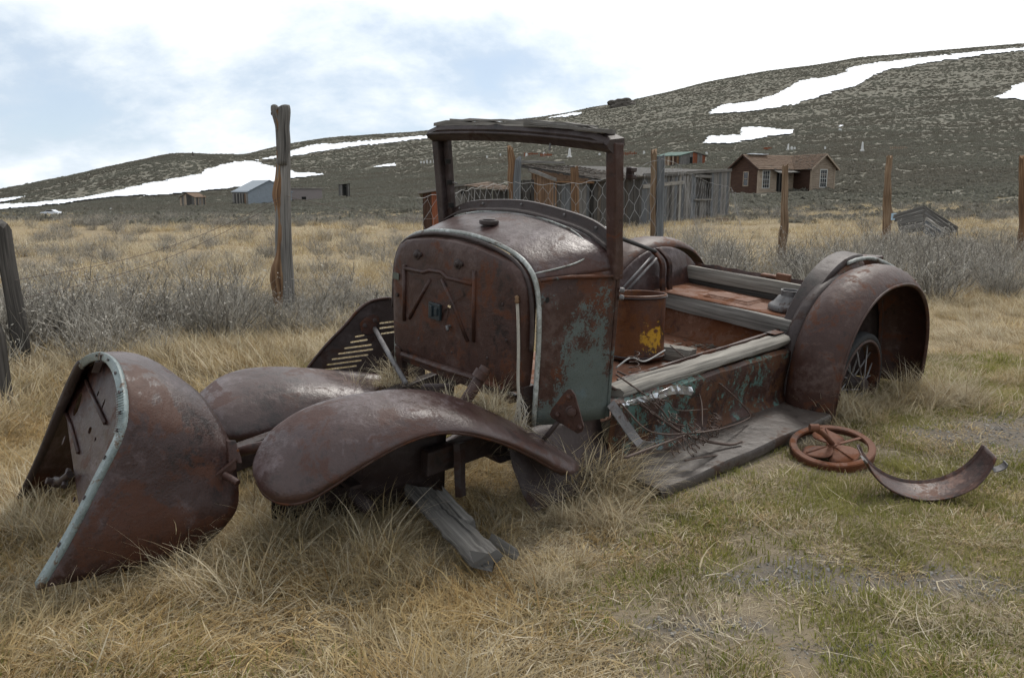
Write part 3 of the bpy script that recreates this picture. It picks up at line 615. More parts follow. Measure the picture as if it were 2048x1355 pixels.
rough_plank('cross_beam', WDARK, W(2.535, -.58, .085), W(2.445, .52, .095), TB*.04, TU*.05, n=6, j=.002)  # dark strip for the shadow on the front face of the back beam
mb = MB(); mb.grid([[W(2.66+.05*mnoise.noise(Vector((v*7, 2, 0))), v, w+.012*mnoise.noise(Vector((v*9, 7, 0)))) for w in (.05, .11, .185)] for v in np.linspace(-.62, .55, 26)]); mb.build('tail_panel', RUST, TR, smooth=True, solid=.003)
mb = MB(); bx(mb, (2.62, .12, .19), .03, .10, .05); bx(mb, (2.63, .02, .185), .05, .12, .02); mb.build('tail_latch', RUSTO, TR, bevel=.008)
# wheel arches and rear fenders
def sup(c, a, b, th, e=2.3):
    ct, st = math.cos(th), math.sin(th)
    return c[0]+a*np.sign(ct)*abs(ct)**(2/e), c[1]+b*np.sign(st)*abs(st)**(2/e)
RC = (2.54, -.30); TH = np.radians(np.linspace(192, -14, 44))
def fender(sgn, sec, th, mat, name, c=RC, rag=0.0):
    mb = MB(); rows = []
    for i, t in enumerate(th):
        row = []
        for k, (v, a, b) in enumerate(sec):
            u, w = sup(c, a, b, t); 
            if rag and k == len(sec)-1: v += rag*mnoise.noise(Vector((i*.55, 3, 0))); w += rag*.6*mnoise.noise(Vector((i*.8, 9, 0)))
            row.append(W(u, sgn*v, max(w, -.46)))
        rows.append(row)
    mb.grid(rows, flip=sgn < 0); return mb.build(name, mat, TR, smooth=True, solid=.004, sub=0)
SEC = [(.575, .585, .545), (.59, .625, .595), (.625, .663, .638), (.68, .684, .664), (.74, .682, .666), (.80, .664, .646), (.845, .638, .612), (.868, .614, .584), (.872, .600, .570), (.862, .594, .564)]
NF = fender(1, SEC, TH, RUST, 'rear_fender')
mb = MB(); mb.tube([W(*(lambda q: (q[0], .871, q[1]))(sup(RC, .605, .576, t))) for t in TH[2:-2]], .008, n=6); mb.build('fender_lip', RUST, NF, smooth=True)
AT = np.radians(np.linspace(176, 84, 26)); AC = (2.66, -.32)
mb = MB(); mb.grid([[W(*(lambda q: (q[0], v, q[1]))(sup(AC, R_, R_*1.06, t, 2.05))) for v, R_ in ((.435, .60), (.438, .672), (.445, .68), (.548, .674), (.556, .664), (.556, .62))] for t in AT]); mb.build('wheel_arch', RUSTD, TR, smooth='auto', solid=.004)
mb = MB(); mb.grid([[W(*(lambda q: (q[0], v, q[1]))(sup(AC, R_, R_*1.06, t, 2.05))) for v, R_ in ((.558, .640), (.572, .625), (.580, .60), (.582, .56))] for t in AT]); mb.build('fender_welt', RUSTT2, TR, smooth=True, solid=.003)
mb = MB(); mb.tube([W(*(lambda q: (q[0], .586, q[1]))(sup(AC, .588, .626, t, 2.05))) for t in AT], .007, n=6); mb.build('welt_bead', TRIMG, TR, smooth=True)
mb = MB(); mb.tube(crom([W(2.52, .56, .355), W(2.62, .57, .372), W(2.74, .60, .375), W(2.83, .64, .352), W(2.90, .70, .31)], 16), [.012]*16, n=8); mb.build('bent_pipe', TRIMG, TR, smooth=True)
mb = MB(); mb.plank(W(2.74, .50, .34), W(2.92, .56, .345), TN*.10, TU*.07, segs=3, j=.005); mb.build('torn_panel', RUST, TR, bevel=.01)
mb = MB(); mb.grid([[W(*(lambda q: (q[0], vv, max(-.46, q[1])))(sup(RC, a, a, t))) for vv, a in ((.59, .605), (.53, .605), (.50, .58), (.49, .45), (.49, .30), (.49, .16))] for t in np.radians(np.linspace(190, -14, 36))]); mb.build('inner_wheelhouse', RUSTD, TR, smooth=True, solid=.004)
# far wheelhouse and torn far fender
FC = (2.22, -.24)
mb = MB(); mb.grid([[W(FC[0]+.60*a*math.cos(t), -.56+.085*(1-a**2.2), FC[1]+.565*a*math.sin(t)) for a in (1.0, .97, .92, .8, .6, .35, .02)] for t in np.radians(np.linspace(172, 4, 34))]); mb.build('far_wheelhouse', RUSTL, TR, smooth=True, solid=.004)
FS = [(.56, .585, .555), (.60, .62, .59), (.68, .64, .61), (.78, .635, .60), (.86, .61, .57), (.90, .58, .52)]
fender(-1, FS, np.radians(np.linspace(178, 8, 40)), RUST, 'far_rear_fender', c=(2.30, -.24), rag=.12)
st = crom([W(1.99, -.50, .335), W(2.05, -.465, .25), W(2.09, -.46, .15), W(2.12, -.455, .05), W(2.17, -.45, -.03), W(2.2, -.45, -.05)], 18)
for d in (0, .075):
    mb = MB(); mb.grid([[p+TB*(d+.018*math.sin(i*.5)), p+TB*(d+.012+.018*math.sin(i*.5))+TN*.012, p+TB*(d+.044+.018*math.sin(i*.5))+TN*.012, p+TB*(d+.056+.018*math.sin(i*.5))] for i, p in enumerate(st)]); mb.build('body_brace', RUST, TR, smooth='auto', solid=.004)
mb = MB(); tl(mb, [(.40, .10, .66), (1.0, -.10, .56), (2.03, -.47, .32)], .013, n=10); mb.build('steering_tube', RUBBER, TR, smooth=True)
mb = MB(); tl(mb, [(1.70, -.46, .10), (1.98, -.45, .30)], .008, n=6); tl(mb, [(1.74, -.45, .09), (2.01, -.44, .28)], .008, n=6); mb.build('brace_rod', STEEL, TR, smooth=True)
# rear wheel
WC = (2.52, .70, -.345); WH = None
def ring(mb, c, prof, n=36):
    mb.grid([[W(c[0]+r*math.cos(t), c[1]+dv, c[2]+r*math.sin(t)) for r, dv in prof] for t in np.linspace(0, 2*math.pi, n+1)], closed=True)
mb = MB(); ring(mb, WC, [(.255, -.045), (.262, -.05), (.275, -.045), (.262, 0), (.275, .045), (.262, .05), (.255, .045), (.248, 0)]); WH = mb.build('wheel', RUST, TR, smooth='auto')
mb = MB(); ring(mb, WC, [(.268, -.04), (.285, -.048), (.308, -.036), (.314, 0), (.308, .036), (.285, .048), (.268, .04)]); mb.build('tyre', RUBBER, WH, smooth=True)
for k in range(18):
    t = 2*math.pi*k/18; t2 = t+(.35 if k % 2 else -.35); mb = MB(); tl(mb, [(WC[0]+.05*math.cos(t2), WC[1]+(.06 if k % 2 else -.02), WC[2]+.05*math.sin(t2)), (WC[0]+.255*math.cos(t), WC[1], WC[2]+.255*math.sin(t))], .0045, n=5); mb.build('spoke', STEEL, WH)
mb = MB(); mb.lathe(W(*WC)-TN*.05, [(0, .13), (.035, .13), (.045, .11), (.045, .05), (.06, .03), (.06, 0)], 18, axis=TN); mb.build('hub', RUSTD, WH, smooth='auto')
mb = MB(); tl(mb, [(2.52, .62, -.345), (2.52, -.6, -.345)], .05, n=12); mb.build('rear_axle', RUSTD, TR, smooth=True)
# chassis ahead of the firewall
for s in (1, -1):
    mb = MB(); mb.plank(W(-.40 if s > 0 else -.95, s*(.33 if s > 0 else .24), -.22 if s > 0 else -.27), W(.45, s*.38, -.16), TN*.05, TU*.10, segs=6, j=.001); mb.build('chassis_rail', RUSTD, TR, bevel=.006)
for u, w in ((-.35, -.2),):
    mb = MB(); mb.plank(W(u, -.24, w), W(u, .24, w), TB*.09, TU*.05, segs=2); mb.build('chassis_crossmember', RUSTD, TR, bevel=.006)
mb = MB(); mb.tube([P(972, 735, 3.02), P(948, 775, 2.99), P(918, 822, 2.96)], .023, n=14); mb.tube([P(966, 742, 2.99), P(957, 756, 2.985)], .030, n=14); mb.build('steering_column', RUST, TR, smooth='auto')
mb = MB(); mb.plank(W(-.1, .18, -.12), W(.0, .30, -.30), TN*.16, TB*.10, segs=3, j=.004); mb.plank(P(845, 790, 3.1), P(905, 790, 3.1), TU*.10, TB*.03, segs=2); mb.build('steering_box', RUSTD, TR, bevel=.012)
mb = MB(); mb.tube([P(452, 910, 2.72), P(500, 897, 2.70), P(552, 886, 2.68)], .020, n=12); mb.tube([P(556, 890, 2.68), P(590, 862, 2.68), P(620, 850, 2.7)], .013, n=8); TT = mb.build('front_tie_tube', RUST, TR, smooth='auto')
mb = MB(); mb.plank(P(920, 885, 2.95), P(921, 992, 2.92), RT*.022, TB*.03, segs=3, j=.002); mb.build('jack_post', RUSTD, TR)
mb = MB(); tl(mb, [(-.62, -.55, -.36), (-.60, 0, -.33), (-.62, .30, -.36)], .028, n=10); mb.build('added_axle', RUSTD, TR, smooth=True)  # axle, spring leaves and rods added to darken the space under the engine bay
for k in range(4): mb = MB(); mb.plank(W(-.66, -.36+.05*k, -.27-.018*k), W(-.66, .26-.05*k, -.27-.018*k), TB*.05, TU*.012, segs=4, j=.001); mb.build('added_spring_leaf', RUSTD, TR)
for v in (-.2, .18): mb = MB(); tl(mb, [(-.62, v, -.34), (-.2, v*.6, -.30), (.2, 0, -.27)], .016, n=8); mb.build('added_radius_rod', RUSTD, TR, smooth=True)
# front fenders: lip, crown and inner edge swept along each fender
Zup = np.array([0, 0, 1.0])
def front_fender(name, lip, crown, across, width, label, mat=RUSTL, bulge=1.0):
    n = 40; Lp = crom([P(*q) for q in lip], n); Cp = crom([P(*q) for q in crown], n); rows = []; a = np.array(across, float); a /= np.linalg.norm(a)
    for i in range(n):
        l, c = Lp[i], Cp[i]; t = i/(n-1); e = min(1, (t/.22))**.6 if t < .22 else 1.0; dz = max(0.02, c[2]-l[2]); dl = np.linalg.norm(c-l)
        e2 = min(1, t/.38); e2 = e2*e2*(3-2*e2); ai = (1-e2)*np.array([.38, .92, 0])+e2*a; bo = (1-e2)*np.array([.25, -.97, 0])-e2*a; inn = c + ai*width*.60*max(e, .35) - Zup*(.45*dz*e+.02); k0 = l+(c-l)*.22 + bo*(dl*.20+.03*(1-e2)*e)*bulge + Zup*.02*dz; k1 = l+(c-l)*.60 + bo*(dl*.24+.03*(1-e2)*e)*bulge + Zup*.16*dz; k2 = c+(inn-c)*.45+Zup*.035*e
        cr = crom([l, k0, k1, c, k2, inn], 17); rows.append([l + a*.020*e - Zup*.006, l - a*.006*e, *cr])
    mb = MB(); mb.grid(rows); o = mb.build(name, mat, TR, smooth=True, solid=.004, sub=1); o['label'] = label
    mb = MB(); mb.tube(Lp, .0065, n=6); mb.build('fender_lip', RUST, o, smooth=True)
    mb = MB(); mb.grid([[rows[i][-1]+Zup*(min(0, .03-rows[i][-1][2])*q) + a*.03*q for q in (0, .5, 1)] for i in range(4, 30)]); mb.build('shade_skirt', RUSTD, o, smooth=True, solid=.003); return o  # dark sheet added below the inner edge to fill in the shade there
front_fender('front_fender', [(514, 962, 2.55), (532, 990, 2.50), (566, 1006, 2.46), (612, 1002, 2.45), (662, 974, 2.46), (720, 935, 2.50), (800, 890, 2.56), (865, 868, 2.61), (925, 866, 2.66), (1000, 884, 2.74), (1060, 911, 2.82), (1125, 948, 2.92)],
 [(507, 950, 2.56), (508, 918, 2.60), (534, 880, 2.62), (600, 836, 2.63), (680, 806, 2.67), (770, 794, 2.72), (850, 795, 2.77), (925, 810, 2.83), (1010, 846, 2.90), (1080, 882, 2.97), (1155, 926, 3.05)], -TN, .34, 'near front fender with grey lavender bloom over rust')
front_fender('front_fender', [(400, 880, 3.30), (470, 888, 3.32), (540, 872, 3.38), (600, 850, 3.45), (680, 815, 3.58), (730, 790, 3.68), (772, 770, 3.78)],
 [(400, 785, 3.55), (440, 757, 3.60), (500, 741, 3.66), (570, 738, 3.72), (650, 746, 3.80), (710, 756, 3.87), (774, 763, 3.92)], -TN, .28, 'far front fender with a white bird dropping')
mb = MB()
for k in range(9): c = P(460+random.gauss(0, 2.2), 800+random.gauss(0, 3), 3.435); mb.lathe(c, [(0, .006), (.006, .004), (.009, 0)], 7, axis=(-.2, -.6, .8))
mb.build('bird_dropping', DUNG, TR)
# loose bracket and rod on the near side
pl = [(1136, 778), (1143, 779), (1150, 788), (1168, 852), (1165, 862), (1156, 866), (1104, 834), (1100, 828), (1104, 818), (1128, 786)]
mb = MB(); mb.poly([P(x, y, 2.98-.0010*(x-1130)) for x, y in pl]); BR = mb.build('fender_bracket', RUST, TR, solid=.008, offset=0)
for x, y, r in ((1143, 822, .019), (1137, 793, .008), (1115, 828, .008), (1160, 853, .009)):
    mb = MB(); c = P(x, y, 2.98-.0010*(x-1130)); mb.lathe(c, [(r*1.3, 0), (r*1.3, .006), (r, .008), (r*.9, .02), (r*.5, .021), (r*.5, .03), (0, .031)], 12, axis=(-.05, -1, .1)); mb.build('bolt', RUST, BR, smooth='auto')
mb = MB(); mb.tube([P(1122, 836, 3.0), P(1098, 866, 3.02), P(1076, 892, 3.05)], .010, n=8); mb.build('bracket_rod', RUSTD, TR, smooth=True)
# ---------------------------------------------------------------- loose wreckage
# detached cowl shell at the left
S1 = [(38, 996, 3.02), (78, 912, 3.0), (118, 815, 2.96), (146, 750, 2.92), (166, 719, 2.86), (203, 706, 2.72), (232, 726, 2.60), (247, 772, 2.51), (250, 825, 2.45), (240, 872, 2.42), (200, 952, 2.36), (140, 1070, 2.28), (78, 1176, 2.21)]
S2 = [(250, 985, 3.42), (255, 900, 3.42), (262, 820, 3.40), (272, 768, 3.34), (290, 742, 3.22), (318, 736, 3.08), (360, 757, 2.92), (402, 790, 2.82), (437, 838, 2.75), (460, 888, 2.69), (472, 935, 2.66), (472, 1020, 2.60), (402, 1100, 2.55)]
n = 61; A1 = crom([P(*q) for q in S1], n); A2 = crom([P(*q) for q in S2], n)
SH = empty('cowl_shell', (A1[30]+A2[30])/2*[1, 1, 0], 'detached rusty cowl shell with pale blue edge strip, propped in the grass at left', 'car body')
ctr = (A1.mean(0)+A2.mean(0))/2
def sh(i, t):
    p = A1[i]*(1-t)+A2[i]*t; o = p-ctr; o[2] *= .6; return p + o/np.linalg.norm(o)*.030*math.sin(math.pi*t)*(.3+.7*math.sin(math.pi*i/(n-1)))
mb = MB(); mb.grid([[sh(i, t) for t in np.linspace(0, 1, 13)] for i in range(n)]); mb.build('shell_skin', RUSTS, SH, smooth=True, solid=.004)
ax_ = (A2-A1); ax_ /= np.linalg.norm(ax_, axis=1)[:, None]
rows = []
for i in range(18, n):
    inw = ctr-A1[i]; inw -= ax_[i]*(inw@ax_[i]); inw /= np.linalg.norm(inw); q = A1[i]
    rows.append([q+ax_[i]*.012-inw*.003, q-ax_[i]*.004-inw*.004, q-ax_[i]*.007-inw*.002, q-ax_[i]*.007+inw*.022, q-ax_[i]*.004+inw*.025, q+ax_[i]*.004+inw*.025])
mb = MB(); mb.grid(rows); TS = mb.build('edge_strip', TRIM, SH, smooth='auto', solid=.002); TS['label'] = 'pale blue painted edge strip with stapled tacks'
for i in range(24, 60, 4):
    inw = ctr-A1[i]; inw -= ax_[i]*(inw@ax_[i]); inw /= np.linalg.norm(inw); tg = A1[min(n-1, i+1)]-A1[i-1]; tg /= np.linalg.norm(tg)
    mb = MB(); mb.box(A1[i]-ax_[i]*.012+inw*.010, tg*.012, inw*.007, ax_[i]*.004); mb.build('tack', RUSTD, TS)
for i in range(36, 45):
    for k in range(2):
        j = i+k*.5; q = A1[int(j)]*(1-j % 1)+A1[int(j)+1]*(j % 1); inw = ctr-q; a = ax_[i]; inw -= a*(inw@a); inw /= np.linalg.norm(inw)
        mb = MB(); mb.box(q-a*.010+inw*.010, inw*.034, np.cross(inw, a)*.0022, a*.004); mb.build('crimp', TRIM, TS)
rows = []
for i in range(0, 20):
    inw = ctr-A1[i]; inw -= ax_[i]*(inw@ax_[i]); inw /= np.linalg.norm(inw); q = A1[i]; rows.append([q+ax_[i]*.02-inw*.006, q-ax_[i]*.006-inw*.008, q-ax_[i]*.008+inw*.004, q+ax_[i]*.01+inw*.022])
mb = MB(); mb.grid(rows); mb.build('far_flange', RUSTD, SH, smooth=True, solid=.003)
# bulkhead inside, flat with real holes
lp = [sh(i, .20) for i in range(10, n)]; lp = [p+(ctr-p)*.012 for p in lp]; lp = np.array(lp); c = lp.mean(0); uu, ss, vh = np.linalg.svd(lp-c); e1, e2, nn = vh
nn = nn if nn[1] < 0 else -nn
def bp(px, py):                                              # pixel onto the bulkhead plane
    d = ray(px, py); return CAM+d*(((c-CAM)@nn)/(d@nn))
lp2 = [p-nn*((p-c)@nn) for p in lp]
def oval(px, py, a, b, rot=0, k=14):
    o = bp(px, py); x = np.cross(nn, [0, 0, 1]); x /= np.linalg.norm(x); y = np.cross(x, nn)
    return [o+x*(a*math.cos(t)*math.cos(rot)-b*math.sin(t)*math.sin(rot))+y*(a*math.cos(t)*math.sin(rot)+b*math.sin(t)*math.cos(rot)) for t in np.linspace(0, 2*math.pi, k, endpoint=False)]
holes = [oval(156, 808, .030, .046, -.1), oval(128, 880, .008, .018), oval(208, 808, .008, .020), oval(197, 787, .008, .010), oval(181, 860, .016, .013), oval(192, 878, .008, .008), oval(148, 998, .006, .010)]
mb = MB(); mb.poly(lp2, holes); BK = mb.build('bulkhead', RUSTS, SH, solid=.004, offset=0)
mb = MB(); mb.tube([bp(134, 822)-nn*-.006, bp(145, 850)-nn*-.006, bp(160, 905)-nn*-.006], .007, n=8); mb.build('pressed_rib', RUSTS, BK, smooth=True)
mb = MB(); mb.tube([bp(172, 752)+nn*.006, bp(192, 800)+nn*.006, bp(214, 846)+nn*.006], .008, n=8); mb.build('pressed_rib', RUSTS, BK, smooth=True)
mb = MB(); mb.tube([bp(122, 962)+nn*.02, bp(140, 965)+nn*.03, bp(155, 950)+nn*.025], .014, n=10); mb.tube([bp(143, 940)+nn*.01, bp(146, 975)+nn*.03], .010, n=8); mb.lathe(bp(125, 965)+nn*.01, [(.02, 0), (.02, .02), (.012, .025), (.012, .045), (0, .046)], 10, axis=nn); mb.build('valve_fitting', RUSTD, BK, smooth='auto')
mb = MB(); mb.box(P(208, 716, 2.70), RT*.02, (0, .02, 0), (0, 0, .03)); mb.plank(P(200, 722, 2.72), P(192, 745, 2.74), RT*.03, (0, .012, 0), segs=2); mb.build('corner_clip', RUSTD, SH, bevel=.003)
mb = MB(); mb.plank(P(462, 880, 2.66), P(470, 925, 2.63), TN*.012, RT*.035, segs=3, j=.002, taper=1.3); mb.plank(P(472, 925, 2.625), P(398, 982, 2.575), (0, 0, .036), (0.01, -.012, 0), segs=4, j=.001); mb.tube([P(448, 948, 2.60), P(476, 966, 2.57)], .013, n=8); mb.build('side_bracket', RUST, SH, bevel=.004)
mb = MB(); mb.plank(P(462, 908, 2.66), P(478, 900, 2.64), (0, 0, .022), (0, -.01, 0), segs=2, taper=.4); mb.build('side_bracket', RUSTO, SH, bevel=.003)
# louvred engine side panel behind the far fender
pl = [(596, 775, 3.98), (612, 740, 4.0), (650, 692, 4.05), (690, 650, 4.1), (716, 620, 4.13), (738, 604, 4.15), (765, 597, 4.18), (790, 600, 4.2), (830, 640, 4.24), (850, 720, 4.24), (850, 790, 4.2), (700, 800, 4.08)]
q0, q1, q2 = (P(*pl[k]) for k in (0, 6, 9)); nn2 = np.cross(q1-q0, q2-q0); nn2 /= np.linalg.norm(nn2)
def lpn(px, py): d = ray(px, py); return CAM+d*(((q0-CAM)@nn2)/(d@nn2))
sl = [(643, 740, 712, 731), (655, 729, 722, 720), (665, 718, 735, 709), (678, 707, 745, 698), (690, 696, 742, 689), (702, 684, 734, 679), (711, 673, 727, 670), (760, 646, 800, 641), (760, 656, 800, 651), (763, 667, 790, 663), (630, 752, 700, 743)]
hs = [[lpn(a, b-1.6), lpn(c_, d-1.6), lpn(c_+2, d), lpn(c_, d+1.6), lpn(a, b+1.6), lpn(a-2, b)] for a, b, c_, d in sl]
mb = MB(); mb.poly([lpn(x, y) for x, y, _ in pl], hs)
LV = empty('louvred_hood_panel', lpn(720, 790)*[1, 1, 0], 'rusty louvred hood side panel leaning left of the firewall', 'hood panel')
nn2 = nn2 if nn2[1] < 0 else -nn2
mb.build('louvred_sheet', RUSTD, LV, solid=.005, offset=0)
mb = MB(); mb.tube(crom([lpn(x, y)+nn2*.006 for x, y, _ in pl[:9]], 40), .008, n=6); mb.build('rolled_edge', RUST, LV, smooth=True)
mb = MB(); mb.poly([lpn(x, y)+nn2*.014 for x, y in ((718, 648), (728, 635), (745, 628), (757, 632), (758, 645), (750, 665), (735, 668), (722, 664))]); PT = mb.build('pivot_plate', RUST, LV, solid=.01, offset=0)
for x, y in ((728, 650), (748, 640)): mb = MB(); mb.lathe(lpn(x, y)+nn2*.018, [(.012, 0), (.012, .008), (.0, .010)], 10, axis=nn2); mb.build('bolt', RUSTD, PT)
mb = MB(); mb.tube([lpn(747, 656)+nn2*.03, P(780, 712, 3.7), P(812, 766, 3.45)], .012, n=10); mb.build('support_rod', STEEL, LV, smooth=True)
# bucket, lamp base, wood block
c = onT(1270, 712, 'w', -.195); BU = empty('metal_bucket', c, 'rusty metal bucket with yellow paint patch standing on the truck floor', 'bucket')
mb = MB(); mb.lathe(c, [(0, .012), (.150, .012), (.158, .0), (.165, .004), (.166, .03), (.162, .04), (.163, .20), (.165, .345), (.172, .350), (.172, .362), (.166, .366), (.160, .362), (.158, .30), (.155, .03), (0, .025)], 40, axis=(0, .02, 1)); mb.build('bucket_body', RUSTB, BU, smooth='auto')
mb = MB(); mb.tube([c+np.array([0, 0, .02])+.168*(RT*math.cos(t)+np.array([0, 1, 0])*math.sin(t)) for t in np.linspace(0, 2*math.pi, 40)], .006, n=6); mb.build('base_hoop', RUSTD, BU, smooth=True); mb = MB(); mb.tube([c+np.array([0, .007, .352])+.171*(RT*math.cos(t)+np.array([0, 1, 0])*math.sin(t)) for t in np.linspace(0, 2*math.pi, 40)], .006, n=6); mb.build('rim_hoop', RUSTD, BU, smooth=True)
c = onT(1577, 619, 'w', .066); mb = MB(); mb.lathe(c, [(0, 0), (.118, .0), (.122, .012), (.116, .028), (.110, .034), (.095, .042), (.080, .062), (.068, .080), (.055, .086), (.054, .115), (.058, .118), (.050, .118), (.048, .09), (0, .085)], 36, axis=TU)
tag(mb.build('lamp_base', STEEL, None, smooth='auto'), 'grey flared metal base standing on the seat platform', 'metal base')
tag(rough_plank('wood_block', WPALE, onT(1325, 702, 'w', -.16), onT(1388, 712, 'w', -.16), TB*.09, TU*.075, n=6, j=.005, parent=None), 'broken pale wood block beside the bucket on the truck floor', 'wood')
tag(rough_plank('thin_board', WGREY, onT(1330, 728, 'w', -.18), onT(1425, 748, 'w', -.185), TB*.05, TU*.015, n=6, j=.003, parent=None), 'thin grey slat lying on the truck floor below the wood block', 'wood')
# leaf litter on the truck floor
mb = MB(); random.seed(5)
for k in range(420):
    px, py = random.gauss(1465, 48), random.gauss(688, 9); p = onT(px, py, 'w', -.20+random.random()*.012); l = uvw(p)
    if not (.5 < l[0] < 2.04 and -.4 < l[1] < .42): continue
    a = random.uniform(0, 6.28); d = np.array([math.cos(a), math.sin(a), random.uniform(-.1, .25)])*random.uniform(.008, .026); s_ = np.array([-math.sin(a), math.cos(a), random.uniform(-.3, .3)])*random.uniform(.003, .008)
    mb.add([p-d-s_, p+d-s_, p+d+s_, p-d+s_], [(0, 1, 2, 3)])
tag(mb.build('leaf_litter', SAGED, None), 'dark dry leaf litter on the truck floor', None, None, 'stuff')
# seat spring tangle on the running board
SP = empty('seat_springs', W(.95, .68, -.36), 'tangle of rusty seat springs and bent wire on the running board', 'seat springs')
def wire(pts, r, name='bent_wire', mat=WIRED, n=24): mb = MB(); mb.tube(crom(pts, n), r, n=6); return mb.build(name, mat, SP, smooth=True)
wire([W(.46, .50, -.02), W(.62, .58, -.13), W(.80, .70, -.27), W(1.02, .78, -.345), W(1.12, .80, -.35)], .007, 'spring_frame_bar')
wire([onT(1232, 748, 'v', .50), onT(1310, 805, 'v', .60), onT(1342, 843, 'v', .66), onT(1370, 852, 'v', .74)], .004, 'spring_frame_bar', WIRED)
wire([onT(1340, 690, 'v', .35), onT(1400, 740, 'v', .48), onT(1450, 775, 'v', .60), onT(1498, 825, 'v', .66), onT(1490, 840, 'v', .68), onT(1440, 857, 'v', .74), onT(1380, 866, 'v', .78)], .0034, 'spring_frame_bar', WIRED)
wire([onT(1335, 730, 'v', .36), onT(1385, 770, 'v', .52), onT(1402, 800, 'v', .6), onT(1405, 855, 'v', .7)], .0035)
wire([onT(1240, 805, 'v', .58), onT(1300, 862, 'v', .70), onT(1380, 866, 'v', .76), onT(1440, 858, 'v', .80)], .004)
wire([onT(1260, 810, 'v', .58), onT(1330, 800, 'v', .6), onT(1355, 820, 'v', .62), onT(1415, 818, 'v', .62)], .0026, mat=WIRED)
wire([onT(1250, 915, 'v', .80), onT(1330, 885, 'v', .76), onT(1400, 860, 'v', .70)], .006, 'spring_frame_bar')
wire([onT(1370, 920, 'v', .82), onT(1410, 913, 'v', .81), onT(1455, 908, 'v', .80)], .004)
wire([onT(1232, 735, 'v', .45), onT(1262, 715, 'v', .45), onT(1290, 722, 'v', .43), onT(1330, 700, 'v', .42)], .004, mat=WIRE)
wire([onT(1235, 742, 'v', .40), onT(1290, 765, 'v', .45), onT(1335, 735, 'v', .42)], .0045)
def coil(c, axis, R0, turns, hgt, rot=0):
    axis = np.array(axis, float); axis /= np.linalg.norm(axis); a = np.cross(axis, [.3, .2, 1]); a /= np.linalg.norm(a); b = np.cross(axis, a); m = int(turns*14); mb = MB()
    mb.tube([c+axis*hgt*k/m+(R0*(.72+.28*abs(2*k/m-1)))*(a*math.cos(k/14*2*math.pi)+b*math.sin(k/14*2*math.pi)) for k in range(m+1)], .0022, n=5); return mb.build('coil_spring', WIRED, SP, smooth=True)
random.seed(21)
for px, py, v in ((1300, 820, .66), (1318, 840, .70), (1340, 850, .70), (1360, 868, .74), (1375, 885, .77), (1402, 875, .76), (1420, 850, .72), (1340, 900, .80), (1378, 905, .80), (1425, 868, .76), (1285, 818, .6), (1270, 745, .46)):
    coil(onT(px, py, 'v', v), (random.gauss(.6, .4), random.gauss(.2, .4), random.uniform(.1, .8)), random.uniform(.022, .034), random.uniform(2.5, 5), random.uniform(.05, .12))
def nrm3(v): return v/np.linalg.norm(v)
# flat strap bent to the ground, aluminium scrap
p = crom([onT(1221, 806, 'v', .578), onT(1245, 840, 'v', .62), onT(1268, 873, 'v', .66), onT(1285, 890, 'v', .70), onT(1308, 893, 'v', .74)], 20)
pd = [nrm3(np.cross(p[min(19, i+1)]-p[max(0, i-1)], TN)) for i in range(20)]; mb = MB(); mb.grid([[q-d_*.023, q+d_*.023] for q, d_ in zip(p, pd)]); tag(mb.build('flat_strap', STEEL, None, solid=.004), 'bent grey steel strap reaching from the cowl bottom to the running board', 'metal strap')
p = crom([onT(1240, 812, 'v', .58), onT(1270, 800, 'v', .585), onT(1310, 793, 'v', .59), onT(1345, 780, 'v', .59), onT(1382, 783, 'v', .60)], 26)
mb = MB(); random.seed(4); mb.grid([[q+TU*(.004+.020*min(1, max(.35, i/16)))+TN*random.uniform(0, .012), q+TU*random.gauss(0, .003)+TN*random.uniform(0, .014), q-TU*(.016*min(1, max(.4, i/12)))+TN*random.uniform(0, .012)] for i, q in enumerate(p)]); tag(mb.build('aluminium_scrap', FOIL, None, solid=.001), 'crumpled shiny aluminium strip on the truck sill', 'scrap metal')
# fan wheel on the ground
c = PZ(1664, 893, .055); nx = np.array([-.10, -.22, 1.0]); nx /= np.linalg.norm(nx); a = np.cross([0, 1, 0], nx); a /= np.linalg.norm(a); b = np.cross(nx, a)
FN = empty('fan_wheel', c*[1, 1, 0], 'rust orange fan wheel with leaf shaped blades lying in the grass', 'fan wheel'); RW = .190
mb = MB(); mb.grid([[c+(r*math.cos(t))*a+(r*math.sin(t))*b+nx*h for r, h in ((RW, -.03), (RW+.003, .008), (RW-.002, .013), (RW-.028, .013), (RW-.032, .006), (RW-.030, .003), (RW-.006, .003), (RW-.006, -.03))] for t in np.linspace(0, 2*math.pi, 49)], closed=True); mb.build('rim', RUSTF, FN, smooth='auto')
for t in (math.radians(200), math.radians(285), math.radians(80), math.radians(15)):
    d = a*math.cos(t)+b*math.sin(t); s_ = a*-math.sin(t)+b*math.cos(t); rows = []
    for k in range(11):
        q = k/10; wd = .074*math.sin(math.pi*min(1, q*.93+.05))**.7; rows.append([c+d*(.015+.145*q)+s_*wd*y+nx*(.012*y*(1-q*.3)+.01*(1-y*y)) for y in np.linspace(-1, 1, 7)])
    if t < .5: rows = [[c+d*(.02+.15*q)+s_*.008*y+nx*.008 for y in np.linspace(-1, 1, 7)] for q in np.linspace(0, 1, 5)]
    mb = MB(); mb.grid(rows); mb.build('fan_blade' if t > .5 else 'spoke', RUSTF, FN, smooth=True, solid=.004)
    if t > .5: mb = MB(); mb.tube([c+d*.02+nx*.012, c+d*.15+nx*.016], .004, n=6); mb.build('blade_crease', RUSTF, FN)
mb = MB(); mb.lathe(c-nx*.01, [(0, .03), (.022, .03), (.026, .024), (.026, 0)], 16, axis=nx); mb.build('hub', RUSTF, FN, smooth='auto')
